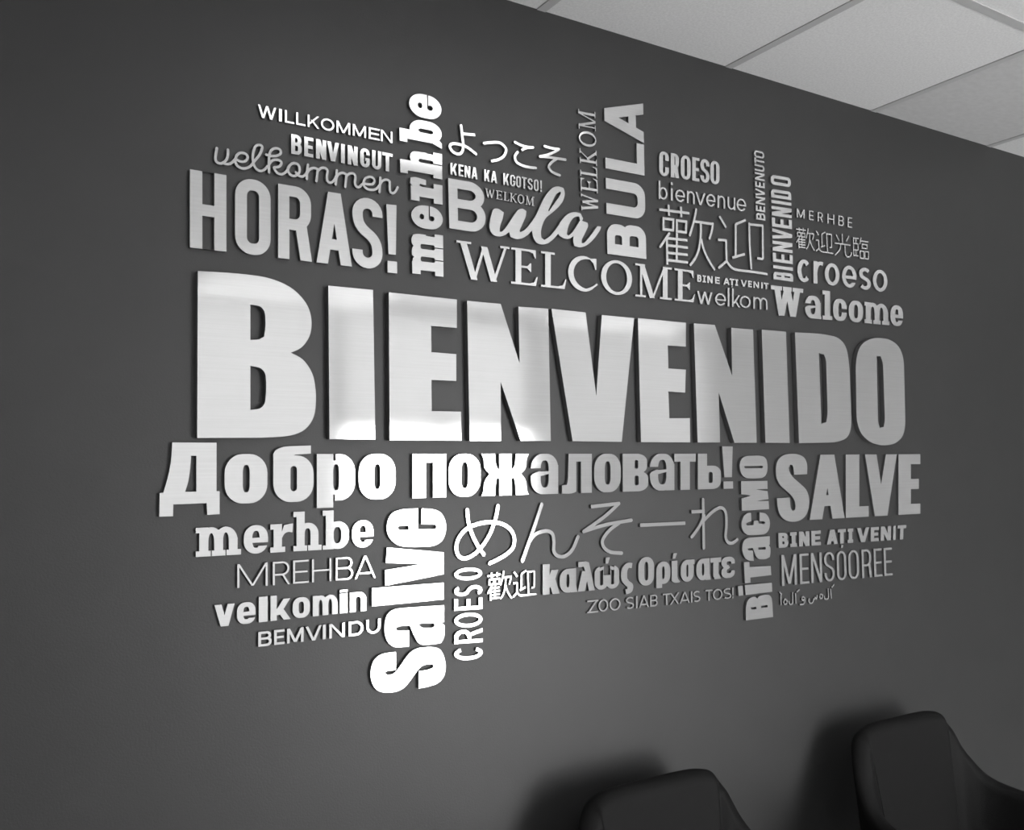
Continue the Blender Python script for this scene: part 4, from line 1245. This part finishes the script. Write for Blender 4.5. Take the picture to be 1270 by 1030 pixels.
typed('tall hairline silver MENSOOREE below the lower BINE ATI VENIT',
      [run((350, 886, 1036, 819, 345, 695, 1030, 648), 'M:348-440 E:460-517 N:530-597 S:612-675 O:690-748 O:762-826 R:845-905 E:920-970 E:982-1033', 'cap', 13, 13, o=P_o, k=.47, depth=.006)], .006)
Ar = dict(o=(960, 720), s=14.94, pen=3.9, depth=.005)
word('tiny silver Arabic greeting under MENSOOREE', [
    traced([('L', 128, 270, 132, 460), ('S', 108, 225, 140, 262)], **Ar),
    traced([('S', 180, 405, 205, 352, 238, 380, 238, 430, 200, 447, 180, 405)], **Ar),
    traced([('S', 345, 235, 347, 410, 328, 445, 292, 445, 275, 395)], **Ar),
    traced([('L', 398, 240, 408, 435), ('S', 430, 215, 470, 180)], **Ar),
    traced([('S', 570, 360, 530, 370, 520, 335, 545, 308, 572, 340, 572, 400, 545, 445, 485, 452)], **Ar),
    traced([('S', 650, 345, 650, 405, 690, 430, 725, 400, 735, 350, 752, 352, 765, 320, 785, 350, 802, 285)], **Ar),
    traced([('S', 850, 320, 860, 265, 895, 270, 892, 325, 862, 345, 850, 320)], **Ar),
    traced([('S', 1003, 165, 1010, 310, 985, 350, 945, 345, 930, 300)], **Ar),
    traced([('L', 1048, 165, 1062, 345), ('S', 1075, 130, 1110, 85)], **Ar)], .005)


# ------------------------------------------------------------------ armchairs against the wall
def tube(bm, pts, r0, r1, n=12):
    """a straight tapered round bar"""
    a, b = Vector(pts[0]), Vector(pts[1])
    d_ = (b - a).normalized()
    u = d_.orthogonal().normalized(); v = d_.cross(u)
    rings = []
    for p, r in ((a, r0), (b, r1)):
        rings.append([bm.verts.new(p + (u * math.cos(2 * math.pi * k / n) + v * math.sin(2 * math.pi * k / n)) * r) for k in range(n)])
    for k in range(n):
        bm.faces.new((rings[0][k], rings[0][(k + 1) % n], rings[1][(k + 1) % n], rings[1][k]))
    bm.faces.new(rings[0]); bm.faces.new(rings[1])


def tub_shell(bm, rim, zb, t):
    """back and arms as one thin scooped shell; rim = its upper edge from the middle of the back round to the end of one arm"""
    half = spline(rim, 5)
    line = [(-x, y, z) for x, y, z in reversed(half)] + half[1:]
    n = len(line)
    rings = []
    for i, (x, y, zt) in enumerate(line):
        a_, b_ = line[max(i - 1, 0)], line[min(i + 1, n - 1)]
        tx, ty = b_[0] - a_[0], b_[1] - a_[1]
        q = math.hypot(tx, ty) or 1
        nx, ny = ty / q, -tx / q                # towards the sitter
        r_ = t / 2
        bx, by = x * .84, -.30 + (y + .30) * .84

        def at(o_, z):
            u = (z - zb) / (zt - zb)
            u = clamp(u, 0, 1) ** .8
            return bm.verts.new((bx + (x - bx) * u + nx * o_, by + (y - by) * u + ny * o_, z))
        sec = [(0, zb), (0, zb + .35 * (zt - zb)), (0, zb + .7 * (zt - zb)), (0, zt - r_)]
        sec += [(r_ - r_ * math.cos(math.pi * k / 8), zt - r_ + r_ * math.sin(math.pi * k / 8)) for k in range(1, 8)]
        sec += [(t, zt - r_), (t + .01, zb + .7 * (zt - zb)), (t + .02, zb + .35 * (zt - zb)), (t + .02, zb)]
        rings.append([at(o_, z) for o_, z in sec])
    for i in range(n - 1):
        for k in range(len(rings[0])):
            k2 = (k + 1) % len(rings[0])
            bm.faces.new((rings[i][k], rings[i + 1][k], rings[i + 1][k2], rings[i][k2]))
    bm.faces.new(rings[0]); bm.faces.new(rings[-1])


RIM = [(0, 0, .832), (.08, 0, .832), (.14, -.002, .828), (.185, -.008, .812), (.215, -.03, .775), (.24, -.06, .712), (.268, -.11, .655), (.288, -.19, .632), (.298, -.33, .622), (.295, -.52, .612)]


def rounded_block(bm, x0, y0, z0, x1, y1, z1, r):
    box(bm, x0, y0, z0, x1, y1, z1)
    bmesh.ops.bevel(bm, geom=list(bm.edges), offset=r, segments=4, profile=.5, affect='EDGES')


def armchair(loc, rz, label):
    t = thing('armchair', label, 'armchair', loc, rz, 'dark armchairs along the lettered wall')
    bm = bmesh.new(); tub_shell(bm, RIM, .24, .05)
    link('backrest_and_arms', bm, 'chair', t, smooth=True)
    bm = bmesh.new(); rounded_block(bm, -.20, -.54, .33, .20, -.10, .45, .04)
    link('seat_cushion', bm, 'chair', t, smooth=True)
    bm = bmesh.new(); rounded_block(bm, -.225, -.50, .22, .225, -.06, .34, .02)
    link('seat_base', bm, 'chair', t)
    for sx in (-1, 1):
        for y, y2 in ((-.46, -.53), (-.11, -.03)):
            bm = bmesh.new(); tube(bm, ((sx * .17, y, .23), (sx * .25, y2, 0)), .018, .008)
            link('leg', bm, 'leg', t)
    return t


armchair((2.285, -.085, 0), 0, 'dark scoop-backed armchair at the right edge, further along the wall')
armchair((1.39, -.10, 0), 0, 'dark scoop-backed armchair at the bottom centre, nearer the camera')
